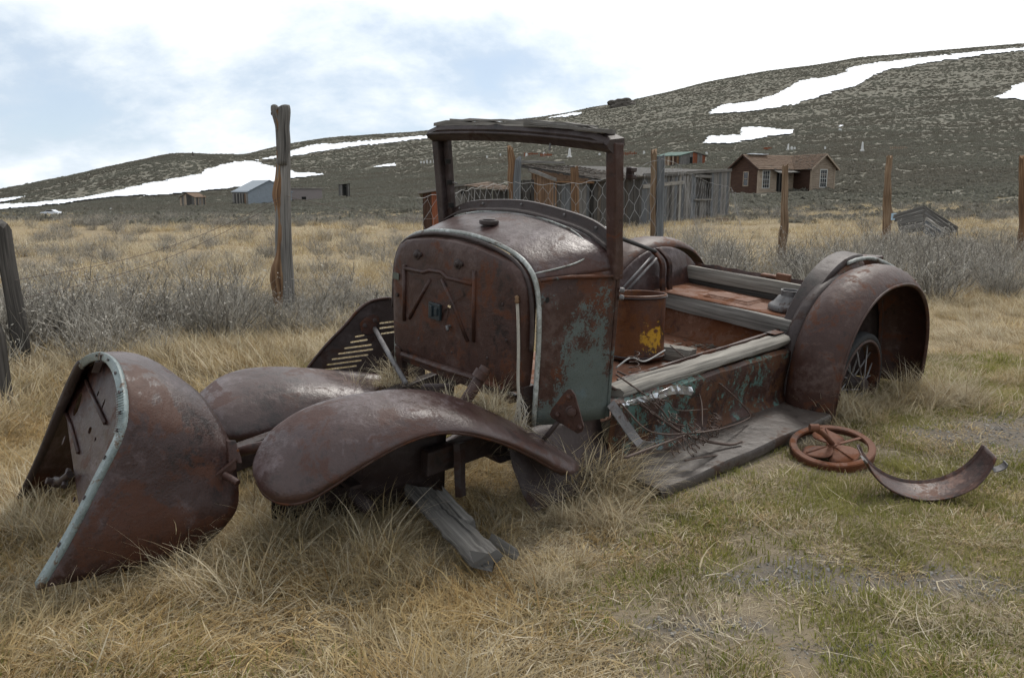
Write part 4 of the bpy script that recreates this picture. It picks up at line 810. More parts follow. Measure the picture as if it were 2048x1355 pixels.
mb = MB(); e = P(1628, 863, 3.42); mb.tube([c+nx*.02, (c+e)/2+nx*.03, e+nx*.02], .013, n=10); mb.tube([e+nx*.02-RT*.02, e+nx*.02+RT*.02], .018, n=10); mb.build('shaft', RUSTF, FN, smooth='auto')
# curved steel band on the ground
pc = PZ(1850, 1000, .008); R0 = .268; yb = pc[1]; axd = np.array([.16, .98, .12]); axd /= np.linalg.norm(axd); hx = np.cross(axd, [0, 0, 1]); hx /= np.linalg.norm(hx); hz = np.cross(hx, axd); cc = pc+hz*R0+hx*.0
mb = MB(); rows = []
for t in np.linspace(math.radians(203), math.radians(343), 40):
    d = hx*math.cos(t)+hz*math.sin(t); e = (t-math.radians(203))/math.radians(140); w0, w1 = 0.0, .15
    if e > .80: w0 += .035*(e-.8)/.2
    rows.append([cc+d*(R0-.004)+axd*(w0-.004), cc+d*R0+axd*w0, cc+d*(R0+.004)+axd*.05, cc+d*(R0+.002)+axd*.09, cc+d*(R0)+axd*w1, cc+d*(R0-.012)+axd*(w1+.006)])
BD = empty('curved_band', pc*[1, 1, 0], 'curved rusty steel band rocking on the grass in front of the fan wheel', 'metal band')
mb.grid(rows); mb.build('band_strip', BAND, BD, smooth='auto', solid=.006)
t = math.radians(203); d = hx*math.cos(t)+hz*math.sin(t); tg = hx*math.sin(t)-hz*math.cos(t)
mb = MB(); mb.plank(cc+d*R0+axd*.0, cc+d*(R0+.01)+axd*.0-tg*-.025-axd*.012, axd*.045, d*.006, segs=2); mb.build('end_tab', STEEL, BD)
t = math.radians(339); d = hx*math.cos(t)+hz*math.sin(t); tg = -hx*math.sin(t)+hz*math.cos(t)
mb = MB(); mb.grid([[cc+d*(R0+.004+.03*math.sin(q*2))+axd*v+tg*(-.03+.05*q) for v in (.0, .04)] for q in np.linspace(0, 1, 6)]); mb.build('peeled_end', STEEL, BD, solid=.004)
# weathered plank and offcut in the foreground
tag(rough_plank('weathered_plank', WGREY, PZ(838, 982, .12), PZ(972, 1120, .065), np.array([.125, -.02, .0]), np.array([0, .01, .045]), n=22, j=.008, parent=None, ends=.045), 'weathered grey plank sticking out from under the near front fender', 'plank')
tag(rough_plank('weathered_plank', WGREY, PZ(880, 985, .14), PZ(938, 1050, .10), np.array([.055, -.01, .0]), np.array([0, .01, .035]), n=9, j=.005, parent=None, ends=.03), 'short split board beside the weathered plank under the near fender', 'plank')
tag(rough_plank('wood_offcut', WGREY, PZ(988, 1080, .07), PZ(1030, 1108, .05), np.array([.03, -.03, 0]), np.array([0, .01, .04]), n=6, j=.005, parent=None, ends=.012), 'small grey wood offcut beside the broken plank end', 'wood')
# ---------------------------------------------------------------- fence posts and chicken wire
def post(y, log=None, board=None, cat='fence post', label='', ml=WORNG, mb_=WBLUE, depth=.06, name='fence_post'):
    ref = log or board; b = P(ref[-1][0], ref[-1][1], y); E = empty(name, (b[0], b[1], Hf(b[0], b[1])), label, cat, 'old fence posts')
    def body(pts, nm, m, flat):
        k = max(16, len(pts)*8); c3 = [P(p[0], p[1], y) for p in pts]; c3[-1] = np.array([c3[-1][0], c3[-1][1], min(c3[-1][2], Hf(c3[-1][0], c3[-1][1])-.08)])
        cc_ = crom(c3, k); rr_ = crom([(p[2]*y/F, 0, 0) for p in pts], k)[:, 0]; mb = MB(); s0 = pts[0][0]
        rows = []; mm = 10
        for i, (q, r) in enumerate(zip(cc_, rr_)):
            row = []
            for a in range(mm):
                t = 2*math.pi*(a+.5)/mm; g = 1+.22*mnoise.noise(Vector((math.cos(t)*1.3+s0, math.sin(t)*1.3, q[2]*(2.5 if nm == 'log' else .6))))*(1.6 if nm == 'log' else .35)+(.10*mnoise.noise(Vector((t*2.2, q[2]*9, s0))) if nm == 'log' else 0)
                if nm == 'board': ct, st = math.cos(t), math.sin(t); s_ = 1/max(abs(ct), abs(st)); ct *= s_; st *= s_
                else: ct, st = math.cos(t), math.sin(t)
                row.append(q+RT*ct*r*g+np.array([0, 1, 0])*st*(depth/2 if nm == 'board' else r*flat)*g+np.array([0, 0, 1])*(random.uniform(-.05, .05) if i == 0 else 0))
            rows.append(row)
        mb.grid(rows, closed=True); L = []
        for f_ in range(len(mb.uv)): mb.uv[f_] = [(u, v_) for u, v_ in mb.uv[f_]]
        mb.f.append(list(range(mm))); mb.uv.append([(0, .01*a) for a in range(mm)]); mb.mi.append(0); return mb.build(nm, m, E, smooth='auto')
    if log:
        for l in (log if isinstance(log[0][0], (list, tuple)) else [log]): body(l, 'log', ml, .9)
    if board: body(board, 'board', mb_, 1)
    return E
random.seed(8)
post(7.9, [(551, 222, 9), (559, 262, 8), (561, 310, 7), (560, 352, 8), (556, 388, 10), (559, 420, 8), (560, 470, 8), (559, 510, 9), (555, 535, 15), (555, 560, 16), (558, 590, 13), (563, 625, 11)], [(567, 305, 13), (566, 400, 15), (567, 500, 17), (570, 560, 18), (572, 625, 18)], label='tall split fence post with forked top, orange log beside grey board', mb_=WGREY)
_tp = bpy.data.objects['fence_post']
for pts in ([(548, 209, 6), (550, 222, 8), (558, 250, 8), (562, 300, 9)], [(567, 210, 11), (569, 222, 12), (567, 255, 12), (568, 290, 13), (566, 330, 11)]):
    k = 16; cc_ = crom([P(p[0], p[1], 7.9) for p in pts], k); rr_ = crom([(p[2]*7.9/F, 0, 0) for p in pts], k)[:, 0]; rr_[0] *= .45; mb = MB(); mb.tube(cc_, list(rr_), n=10); mb.build('forked_top', WGREY, _tp, smooth=True)
post(5.7, None, [(5, 452, 13), (14, 520, 14), (26, 590, 15), (36, 650, 17), (42, 715, 18)], label='leaning dark fence post at the left edge', mb_=WDARK, depth=.09)
post(4.6, [(-8, 650, 9), (0, 690, 10), (12, 770, 11)], None, label='dark stub post cut off by the left edge', ml=WDARK)
post(9.0, [(1020, 297, 5), (1024, 330, 7), (1022, 360, 7), (1026, 420, 6), (1026, 560, 8)], [(1036, 320, 7), (1032, 400, 9), (1029, 560, 10)], label='notched orange fence post with a grey board, seen through the windshield')
post(10.5, [(1149, 334, 7), (1150, 345, 8), (1150, 352, 8), (1151, 420, 7), (1152, 540, 8)], None, label='orange brown fence post behind the chicken wire in the windshield opening', ml=WORNG)
post(8.4, [(1308, 304, 6), (1308, 340, 6), (1306, 400, 6), (1307, 450, 6), (1305, 570, 7)], [(1321, 311, 8), (1320, 400, 8), (1317, 570, 8)], label='brown fence post with a grey board behind the cab', ml=WPOST)
post(12.6, [(1571, 333, 6), (1570, 370, 6), (1568, 410, 7), (1569, 450, 8), (1565, 500, 8), (1566, 545, 9)], None, label='tan fence post standing in front of the weathered house', ml=WPOST)
post(19.0, [(1779, 313, 6), (1776, 350, 6), (1775, 395, 8), (1775, 430, 8), (1774, 480, 8)], None, label='brown fence post beside the collapsed board roof', ml=WPOST)
post(15.5, [(2046, 315, 8), (2046, 345, 9), (2047, 400, 8), (2047, 500, 9)], None, label='orange brown fence post at the right edge', ml=WORNG)
# chicken wire: hexagon cells from the left of the cowl to beyond the brown post
def netting(a, b, z_top, z_bot, cell, label, r=.0016, sag=.0):
    a, b = np.array(a), np.array(b); L = np.linalg.norm(b-a); d = (b-a)/L; nrow = int(1.25/(cell*.75)); mb = MB(); h = cell
    def pt(s_, k):
        q = a+d*s_; top = z_top(s_/L); gz = Hf(q[0], q[1]); z = gz+.02+(top-gz)*k; w_ = .05*math.sin(s_*2.3+k*4)+.03*math.sin(s_*5.1+k*9); return np.array([q[0]-d[1]*w_, q[1]+d[0]*w_, z+.010*math.sin(s_*31+k*53)])
    nx_ = int(L/h); ny_ = int(1.15/(h*.9))
    for j in range(ny_+1):
        for i in range(nx_+1):
            k0 = j/ny_; x0 = (i+.5*(j % 2))*h; 
            if x0 > L: continue
            kk = 1/ny_
            mb.tube([pt(x0, k0-kk*.17 if k0 > 0 else 0), pt(x0, min(1, k0+kk*.17))], r, n=3, cap=False)
            if j < ny_:
                for s_ in (-.5, .5):
                    x1 = x0+s_*h
                    if 0 <= x1 <= L: mb.tube([pt(x0, k0+kk*.17), pt(x1, min(1, k0+kk*.83))], r, n=3, cap=False)
    mb.tube([pt(L*t, 1) for t in np.linspace(0, 1, 40)], r*1.3, n=4); mb.tube([pt(L*t, .0) for t in np.linspace(0, 1, 40)], r*1.2, n=4)
    return tag(mb.build('chicken_wire', WIRE, None), label, 'wire fence', 'chicken wire panels')
g0 = G(835, 7.0); g1 = G(1029, 8.2); g2 = G(1308, 8.3); g3 = G(1480, 12.0)
z0, z1, z2 = P(835, 400, 7.0)[2], P(1029, 368, 8.2)[2], P(1308, 322, 8.3)[2]
netting(g0, g1, lambda t: z0+(z1-z0)*t, 0, .118, 'chicken wire between the left cab pillar and the notched post')
netting(g1, g2, lambda t: z1+(z2-z1)*t**2.2-.05*math.sin(math.pi*t), 0, .112, 'chicken wire hung between the notched post and the brown post behind the cab', r=.0019)
netting(g2, g3, lambda t: z2+(P(1480, 395, 12)[2]-z2)*t, 0, .125, 'sagging chicken wire right of the brown post, in front of the plank shed', r=.0013)
# plain fence wires strung between the left posts
for a, b, lab in ((P(560, 395, 7.85), P(30, 560, 5.68), 'slack upper fence wire left of the tall post'), (P(560, 402, 7.85), P(32, 600, 5.68), 'slack lower fence wire left of the tall post'), (P(572, 392, 7.85), P(1022, 430, 9.0), 'fence wire from the tall post towards the notched post')):
    mb = MB(); mb.tube([a+(b-a)*t-np.array([0, 0, .12*math.sin(math.pi*t)]) for t in np.linspace(0, 1, 24)], .0022, n=4); tag(mb.build('fence_wire', WIRED, None), lab, 'wire', 'fence wires')
# ---------------------------------------------------------------- buildings
Zv = np.array([0, 0, 1.0])
def nrm(v): v = np.array(v, float); return v/np.linalg.norm(v)
def clap(name, O, ex, wid, h0, prof, mat, parent, bh=.16):
    # horizontal siding boards from z=h0 up to the profile height prof(x); ex along the wall, outward normal = ex x z rotated
    mb = MB(); out = nrm(np.cross(ex, Zv)); z = h0; top = max(prof(x) for x in np.linspace(0, wid, 21))
    xs = np.linspace(0, wid, 41)
    while z < top-.02:
        ok = [x for x in xs if prof(x) >= z+bh*.5]
        if len(ok) > 1:
            a, b = min(ok), max(ok); d = random.uniform(-.004, .006); p0 = O+ex*a+Zv*(z+bh/2)+out*.012; p1 = O+ex*b+Zv*(z+bh/2)+out*.012
            mb.plank(p0, p1, Zv*(bh-.008)+out*-.012, out*.022, segs=max(1, int((b-a)/1.2)), j=.003)
        z += bh
    o = mb.build(name, mat, parent); o['kind'] = 'stuff'; return o
def planks(O, ex, wid, z0, zt, mats, parent, pw=.17, gap=.012, skip=None, name='wall_plank', lean=.01):
    out = nrm(np.cross(ex, Zv)); x = 0
    while x < wid-.03:
        w_ = min(pw*random.uniform(.75, 1.25), wid-x); m = mats(x/wid) if callable(mats) else random.choice(mats)
        c = x+w_/2
        if not (skip and skip(c)):
            q = O+ex*c; zb = Hf(q[0], q[1])-.05 if z0 is None else z0; top = (zt(c) if callable(zt) else zt)+random.uniform(-.03, .03)
            mb = MB(); mb.plank(np.array([q[0], q[1], zb])+out*random.uniform(-.008, .012), np.array([q[0], q[1], top])+ex*random.gauss(0, lean)+out*random.uniform(-.008, .012), ex*(w_-gap), out*.022, segs=4, j=.0025, ragged=.02)
            mb.build(name, m, parent)
        x += w_
def shingles(A, B, C, D, sw, sh_, mat, parent, thick=.02, name='shingles'):
    # A-B eave, D-C ridge
    A, B, C, D = (np.array(p, float) for p in (A, B, C, D)); n = max(2, int(np.linalg.norm(D-A)/sh_)); m = max(2, int(np.linalg.norm(B-A)/sw)); nm = nrm(np.cross(B-A, D-A)); nm = nm if nm[2] > 0 else -nm; mb = MB()
    for i in range(n):
        for k in range(m):
            if random.random() < .02: continue
            u0, u1 = (k+.04+random.uniform(0, .1))/m, (k+.97)/m; v0 = (i-random.uniform(0, .25))/n; v1 = (i+1.05)/n
            f_ = lambda u, v: (A*(1-u)+B*u)*(1-v)+(D*(1-u)+C*u)*v
            t0 = thick*random.uniform(.7, 1.8); lo = [f_(u0, v0)+nm*t0, f_(u1, v0)+nm*t0*random.uniform(.7, 1.3), f_(u1, v1)+nm*.004, f_(u0, v1)+nm*.004]
            of = random.random()*9; mb.add(lo+[f_(u0, v0), f_(u1, v0)], [(0, 1, 2, 3), (0, 4, 5, 1)], [[(of, of), (of, of+.2), (of+.3, of+.2), (of+.3, of)], [(0, 0)]*4])
    o = mb.build(name, mat, parent); o['kind'] = 'stuff'; return o
def slab(name, A, B, C, D, th, mat, parent):
    A, B, C, D = (np.array(p, float) for p in (A, B, C, D)); nm = nrm(np.cross(B-A, D-A)); nm = nm if nm[2] > 0 else -nm
    mb = MB(); mb.add([A, B, C, D, A-nm*th, B-nm*th, C-nm*th, D-nm*th], [(0, 1, 2, 3), (7, 6, 5, 4), (0, 4, 5, 1), (1, 5, 6, 2), (2, 6, 7, 3), (3, 7, 4, 0)], [[(0, 0), (3, 0), (3, 3), (0, 3)]]*6); return mb.build(name, mat, parent)
def window(c, ex, w_, h, cols, rows_, parent, fm=WHITEP):
    out = nrm(np.cross(ex, Zv)); mb = MB(); c = np.array(c)+out*.035; f_ = .07
    for s in (-1, 1): mb.box(c+ex*s*(w_/2+f_/2), Zv*(h+2*f_), ex*f_, out*.05); mb.box(c+Zv*s*(h/2+f_/2), ex*w_, Zv*f_, out*.05)
    o = mb.build('window', fm, parent)
    mb = MB(); mb.box(c-out*.012, ex*w_, Zv*h, out*.01); mb.build('pane', GLASSD, o)
    mb = MB(); 
    for k in range(1, cols): mb.box(c+ex*(k/cols-.5)*w_, Zv*h, ex*.022, out*.022)
    for k in range(1, rows_): mb.box(c+Zv*(k/rows_-.5)*h, ex*w_, Zv*(.045 if k == rows_//2 else .022), out*.026)
    mb.build('glazing_bars', fm, o)
# weathered L-shaped house
random.seed(31)
B0 = G(1515, 71.0); B0[2] -= .1; ex = nrm([.9, .43, 0]); ey = nrm([-.43, .9, 0]); HS = empty('weathered_house', B0, 'weathered L shaped wooden house with brown shingle roof and white windows', 'house')
ev, pk = 2.32, 3.45; gw, fl, wsd, ww = 3.6, 4.05, 2.1, 2.75
gab = lambda wd: (lambda x: ev+(pk-ev)*(1-abs(x/wd-.5)*2))
clap('siding', B0+ey*gw, -ey, gw, 0, gab(gw), WRED, HS)['label'] = 'dark red brown left gable wall'
clap('siding', B0, ex, fl, 0, lambda x: ev, WTAN, HS)
C1 = B0+ex*fl; clap('siding', C1, -ey, wsd, 0, lambda x: ev, WRED, HS)  # left-facing walls: unpainted red brown wood, with their shade put into the colour
D1 = C1-ey*wsd; clap('siding', D1, ex, ww, 0, gab(ww), WTAN, HS)['label'] = 'pale tan gable wall of the right wing'
clap('siding', D1+ex*ww, ey, wsd+gw, 0, lambda x: ev, WRED, HS); clap('siding', B0+ex*(fl+ww)+ey*gw, -ex, fl+ww, 0, lambda x: ev, WRED, HS)
for q in (B0+ey*gw, B0, C1-ey*.0, D1, D1+ex*ww): mb = MB(); mb.box(q+Zv*ev/2, Zv*ev, ex*.12, ey*.12); mb.build('corner_board', WTAN, HS)
window(B0+ey*gw*.43+Zv*1.35, -ey, .55, 1.15, 1, 2, HS, WTAN); window(B0+ex*.85+Zv*1.30, ex, .72, 1.45, 3, 4, HS); window(D1+ex*ww*.52+Zv*1.38, ex, .72, 1.45, 3, 4, HS)
mb = MB(); mb.box(B0+ex*2.55+Zv*1.0-ey*.03, Zv*2.0, ex*.9, ey*.06); mb.build('dark_doorway', HOLESHADE, HS)  # near-black box put in for the shaded doorway recess
o_ = .3; rdg = ey*gw/2
shingles(B0-ey*o_-ex*o_+Zv*(ev-.16), B0+ex*(fl+.2)-ey*o_+Zv*(ev-.16), B0+ex*(fl+ww/2)+rdg+Zv*(pk+.04), B0-ex*o_+rdg+Zv*(pk+.04), .22, .2, SHING, HS)
slab('roof', B0-ey*o_-ex*o_+Zv*(ev-.17), B0+ex*(fl+.2)-ey*o_+Zv*(ev-.17), B0+ex*(fl+ww/2)+rdg+Zv*(pk+.03), B0-ex*o_+rdg+Zv*(pk+.03), .06, SHINGD, HS)
slab('roof', B0+ey*(gw+o_)-ex*o_+Zv*(ev-.17), B0+ex*(fl+ww)+ey*(gw+o_)+Zv*(ev-.17), B0+ex*(fl+ww)+rdg+Zv*(pk+.03), B0-ex*o_+rdg+Zv*(pk+.03), .06, SHINGD, HS)
wr = C1+ex*ww/2; 
shingles(C1-ex*o_+ey*.2+Zv*(ev-.16), D1-ex*o_-ey*o_+Zv*(ev-.16), D1+ex*ww/2-ey*o_+Zv*(pk+.05), wr+rdg+Zv*(pk+.05), .22, .2, SHING, HS)
slab('roof', C1-ex*o_+ey*.2+Zv*(ev-.17), D1-ex*o_-ey*o_+Zv*(ev-.17), D1+ex*ww/2-ey*o_+Zv*(pk+.04), wr+rdg+Zv*(pk+.04), .06, SHINGD, HS)
slab('roof', D1+ex*(ww+o_)-ey*o_+Zv*(ev-.17), C1+ex*(ww+o_)+ey*gw+Zv*(ev-.17), wr+ey*gw+Zv*(pk+.04), D1+ex*ww/2-ey*o_+Zv*(pk+.04), .06, SHING, HS)
for s in (0, 1): mb = MB(); a = D1+ex*(-o_ if s == 0 else ww+o_)-ey*(o_+.03)+Zv*(ev-.22); mb.plank(a, D1+ex*ww/2-ey*(o_+.03)+Zv*(pk-.01), Zv*.16, ey*.04, segs=2); mb.build('barge_board', WTAN, HS)
for s in (0, 1): mb = MB(); a = B0+ey*(-o_ if s == 0 else gw+o_)-ex*(o_+.03)+Zv*(ev-.22); mb.plank(a, B0+ey*gw/2-ex*(o_+.03)+Zv*(pk-.01), Zv*.16, ex*.04, segs=2); mb.build('barge_board', WRED, HS)
slab('porch_hood', B0+ex*1.5-ey*1.0+Zv*1.86, B0+ex*3.9-ey*1.0+Zv*1.95, B0+ex*3.9+Zv*2.15, B0+ex*1.5+Zv*2.15, .05, WGREY, HS)
for x in (1.6, 2.1): mb = MB(); mb.plank(B0+ex*x-ey*.9, B0+ex*x-ey*.9+Zv*1.9, ex*.08, ey*.08, segs=2); mb.build('porch_post', WDARK, HS)
mb = MB(); mb.plank(B0+ex*.2+rdg+Zv*(pk+.10)-ey*.16, B0+ex*2.4+rdg+Zv*(pk+.10)-ey*.16, ey*.30, Zv*.06, segs=6, j=.02); mb.build('roof_snow', SNOW, HS)
# long plank shed
random.seed(17)
a0, a1 = G(1186, 25.5), G(1456, 36.5); d = a1-a0; d[2] = 0; L = np.linalg.norm(d); sx_ = d/L; sn = nrm(np.cross(sx_, Zv))
SD = empty('plank_shed', a0*[1, 1, 0]+[0, 0, a0[2]], 'long grey plank shed behind the truck, boards of uneven tone', 'shed')
tz = lambda x: P(1186, 358, 25.5)[2]+(P(1456, 341, 36.5)[2]-P(1186, 358, 25.5)[2])*x/L
def px_of(x): q = a0+sx_*x; return to_px([q[0], q[1], 1.0])[0]
planks(a0, sx_, L, None, lambda x: tz(x), lambda t: (random.choice([WDARK, WDARK, SHINGD]) if px_of(t*L) < 1280 else random.choice([WBLUE, WGREY]) if px_of(t*L) < 1330 else random.choice([WGREY, WGREY, WDARK, WBLUE, WPALE])), SD, pw=.24, skip=lambda x: 1388 < px_of(x) < 1419)
for x0p, x1p, zt_, zb_ in ((1387, 1420, 399, 430),):
    xs = [x for x in np.linspace(0, L, 400) if x0p < px_of(x) < x1p]; xa, xb = min(xs), max(xs); q = a0+sx_*xa; zl = P(1400, 399, 33.8)[2]
    planks(q, sx_, xb-xa, None, zl, [WDARK, WGREY], SD, pw=.24); planks(q-sn*.12, sx_, xb-xa, zl, tz(xa)-.1, [WDARK], SD, pw=.24)
    mb = MB(); mb.plank(q+sn*.05+Zv*0+[0, 0, zl-q[2]], q+sx_*(xb-xa)+sn*.05+[0, 0, zl-q[2]], sn*.14, Zv*.06, segs=3, j=.004); mb.build('window_sill', WPALE, SD)
    mb = MB(); mb.plank(q+sn*.03+[0, 0, zl+.95-q[2]], q+sx_*(xb-xa)+sn*.03+[0, 0, zl+.95-q[2]], Zv*.12, sn*.03, segs=3, j=.004); mb.build('window_lintel', WGREY, SD)
xm = [x for x in np.linspace(0, L, 400) if px_of(x) > 1283][0]; xe = [x for x in np.linspace(0, L, 400) if px_of(x) > 1365][0]
mb = MB(); q = a0+sx_*xm; q1_ = a0+sx_*xe; mb.plank([*q[:2], tz(xm)-.36]+sn*.03, [*q1_[:2], tz(xe)-.34]+sn*.03, Zv*.14, sn*.03, segs=4, j=.004); mb.build('batten', WPALE, SD)
mb = MB(); q = a0+sx_*xm; q1_ = a1; mb.plank([*q[:2], tz(xm)+.02]+sn*.05, [*q1_[:2], tz(L)+.02]+sn*.05, Zv*.12, sn*.06, segs=6, j=.006); mb.build('top_rail', WGREY, SD)
back = -sn*3.2
shingles(np.array([*a0[:2], tz(0)-.02])+sn*.25, np.array([*(a0+sx_*xm)[:2], tz(xm)-.02])+sn*.25, np.array([*(a0+sx_*xm)[:2], tz(xm)+.42])+back, np.array([*a0[:2], tz(0)+.55])+back, .2, .22, SHINGD, SD)
slab('roof', np.array([*a0[:2], tz(0)-.03])+sn*.22, np.array([*a1[:2], tz(L)+.0])-sn*.05, np.array([*a1[:2], tz(L)+.16])+back, np.array([*a0[:2], tz(0)+.53])+back, .06, WDARK, SD)
planks(a1, -sn, 3.2, None, tz(L), [WDARK, WGREY], SD, pw=.24); planks(a0+back, sn, 3.2, None, tz(0), [WDARK], SD, pw=.3)
mb = MB(); mb.plank(np.array([*(a0+sx_*.6)[:2], tz(0)+.62])+back, np.array([*(a0+sx_*xm)[:2], tz(xm)+.52])+back, Zv*.08, sn*.1, segs=5, j=.006); mb.build('ridge_board', WGREY, SD)
# shingled lean-to at its left end
random.seed(5)
k0, k1, k2 = G(1113, 23.6), G(1190, 26.0), G(1063, 27.2)
LS = empty('shingled_leanto', k0, 'small orange plank lean-to with a curled shingle roof, seen through the windshield opening', 'shed')
zf, zb2 = P(1113, 359, 23.6)[2], P(1063, 345, 27.2)[2]
d1 = nrm((k1-k0)*[1, 1, 0]); l1 = np.linalg.norm((k1-k0)[:2]); d2 = nrm((k2-k0)*[1, 1, 0]); l2 = np.linalg.norm((k2-k0)[:2])
planks(k0, d1, l1, None, zf, lambda t: random.choice([WBLUE, WGREY, WDARK]), LS, pw=.26)
planks(k2, -d2, l2, None, lambda x: zb2+(zf-zb2)*x/l2, lambda t: random.choice([WORNG, WORNG, WDARK]), LS, pw=.2, gap=.05)
f0 = lambda p, z, e=0: np.array([p[0], p[1], z])
RA, RB = f0(k0, zf-.02)-d1*.15-d2*.25, f0(k1, zf-.02)+d1*.0-d2*.25; RC_, RD = f0(k1+d2*l2, zb2+.10), f0(k2, zb2+.10)-d1*.25
shingles(RA, RB, RC_, RD, .16, .2, SHING, LS, thick=.035); slab('roof', RA-Zv*.02, RB-Zv*.02, RC_-Zv*.02, RD-Zv*.02, .05, WORNG, LS)
mb = MB(); mb.plank(RA+Zv*.0, RD+Zv*.0, Zv*.10, d1*.04, segs=3, j=.004); mb.build('barge_board', WGREY, LS)
# low shed further left, mostly hidden
k0, k1 = G(1030, 27), G(1068, 29); LW = empty('low_shed', k0, 'low dark plank shed left of the orange lean-to', 'shed'); d1 = nrm((k1-k0)*[1, 1, 0]); l1 = np.linalg.norm((k1-k0)[:2]); zt2 = P(1045, 386, 28)[2]
planks(k0, d1, l1, None, zt2, [WDARK, WRED], LS if False else LW, pw=.2); n1_ = nrm(np.cross(d1, Zv))
shingles(f0(k0, zt2)+n1_*.2-d1*.2, f0(k1, zt2)+n1_*.2, f0(k1, zt2+.4)-n1_*1.8, f0(k0, zt2+.25)-n1_*1.8-d1*.2, .18, .2, SHING, LW); planks(k0-n1_*1.8, n1_, 1.8, None, zt2+.1, [WDARK], LW, pw=.25)
# privies and small huts
def hut(px0, px1, y, py_top, mats, label, roof=WGREY, gable=False, side=0.5, diamond=False, rm=None, skewz=.12, dep=1.1, yaw=0.0, dark_doorway=False):
    a, b = G(px0, y), G(px1, y+(px1-px0)/F*y*math.tan(yaw)); e = nrm((b-a)*[1, 1, 0]); wd = np.linalg.norm((b-a)[:2]); n_ = nrm(np.cross(e, Zv)); zt = P((px0+px1)/2, py_top, y)[2]
    E = empty('privy' if wd < 2.6 else 'hut', a, label, 'privy' if wd < 2.6 else 'hut')
    top = (lambda x: zt-(.55*abs(x/wd-.5)*2 if gable else 0)+skewz*(x/wd-.5))
    dsk = (lambda x: dark_doorway and .30 < x/wd < .62)
    planks(a, e, wd, None, top, mats, E, pw=.2, skip=dsk)
    if dark_doorway: mb = MB(); c = a+e*wd*.46-n_*.15; mb.box([c[0], c[1], a[2]+.85], e*wd*.4, Zv*1.7, n_*.02); mb.build('door_opening', HOLESHADE, E)
    planks(b, -n_, dep, None, top(wd), mats, E, pw=.2); planks(a-n_*dep, n_, dep, None, top(0), mats, E, pw=.2); planks(b-n_*dep, -e, wd, None, top(wd/2)-.3*gable, mats, E, pw=.3)
    ov = .12
    if gable:
        for s in (0, 1):
            p_e = a-e*ov if s == 0 else b+e*ov; pe = f0(p_e, top(0 if s == 0 else wd)-.07); pr = f0((a+b)/2, zt+.04)
            slab('roof', pe+n_*ov, pe-n_*(dep+ov), pr-n_*(dep+ov), pr+n_*ov, .05, roof, E)
    else: slab('roof', f0(a, top(0)+.04)+n_*ov-e*ov, f0(b, top(wd)+.04)+n_*ov+e*ov, f0(b, top(wd)-.1)-n_*(dep+ov)+e*ov, f0(a, top(0)-.1)-n_*(dep+ov)-e*ov, .06, roof, E)
    if diamond:
        c = f0((a+b)/2, P(925, 385, y)[2])+n_*.03; r_ = .13; mb = MB(); mb.add([c-e*r_*.7, c-Zv*r_, c+e*r_*.7, c+Zv*r_], [(0, 1, 2, 3)]); mb.build('diamond_cutout', HOLESHADE, E, solid=.01)
    return E
random.seed(9)
hut(901, 952, 30.0, 371, [WGREY, WGREY, WPALE], 'grey plank privy with a diamond cutout, seen through the windshield frame', diamond=True)
hut(848, 890, 20.5, 381, [WRED, WREDP, WRED], 'reddish brown plank privy just left of the windshield pillar', dep=.8)
hut(361, 390, 112, 386, [WGREY, WDARK, WTAN], 'small gabled plank hut with brown roof on the left slope', roof=SHING, gable=True, dep=2.0, yaw=-.5)
hut(682, 700, 132, 368, [WGREY, WDARK], 'small grey privy with open dark doorway right of the tall post', roof=WDARK, dep=1.4, dark_doorway=True, yaw=.4)
# grey gabled house
random.seed(2)
K = G(497, 118); e1 = nrm([.92, .40, 0]); e2 = nrm([-.62, .78, 0]); GH = empty('grey_house', K, 'pale grey gabled house with boarded windows below the snow bank', 'house')
gw2, ln = 6.2, 6.4; ev2, pk2 = 2.15, 3.75; g2_ = lambda x: ev2+(pk2-ev2)*(1-abs(x/gw2-.5)*2)
K[2] -= .2
clap('siding', K, e1, gw2, 0, g2_, TINSIDE, GH, bh=.22); clap('siding', K+e2*ln, -e2, ln, 0, lambda x: ev2, WGREY, GH, bh=.2)
clap('siding', K+e1*gw2, e2, ln, 0, lambda x: ev2, WGREY, GH, bh=.22); clap('siding', K+e1*gw2+e2*ln, -e1, gw2, 0, g2_, WGREY, GH, bh=.22)
nl = nrm(np.cross(-e2, Zv))
for x, m in ((1.0, WORNG), (1.7, WDARK), (2.7, WDARK), (3.9, WDARK), (5.2, WDARK)): mb = MB(); mb.box(K+e2*x+nl*.03+Zv*1.0, Zv*1.6, e2*.7, nl*.06); mb.build('boarded_window', m, GH)
for x in (.6, 2.2, 3.3, 4.6): mb = MB(); mb.box(K+e2*x+nl*.05+Zv*1.1, Zv*1.5, e2*.18, nl*.06); mb.build('window_trim', WPALE, GH)
rg = e1*gw2/2
for s in (0, 1):
    pe = K-e1*.2 if s == 0 else K+e1*(gw2+.2); slab('roof', pe-e2*.2+Zv*(ev2-.08), pe+e2*(ln+.2)+Zv*(ev2-.08), K+rg+e2*(ln+.2)+Zv*(pk2+.04), K+rg-e2*.2+Zv*(pk2+.04), .1, TIN, GH)
mb = MB(); mb.tube([K+e1*5.2+e2*3+Zv*2.6, K+e1*5.2+e2*3+Zv*4.2], .07, n=8); mb.build('stove_pipe', STEEL, GH)
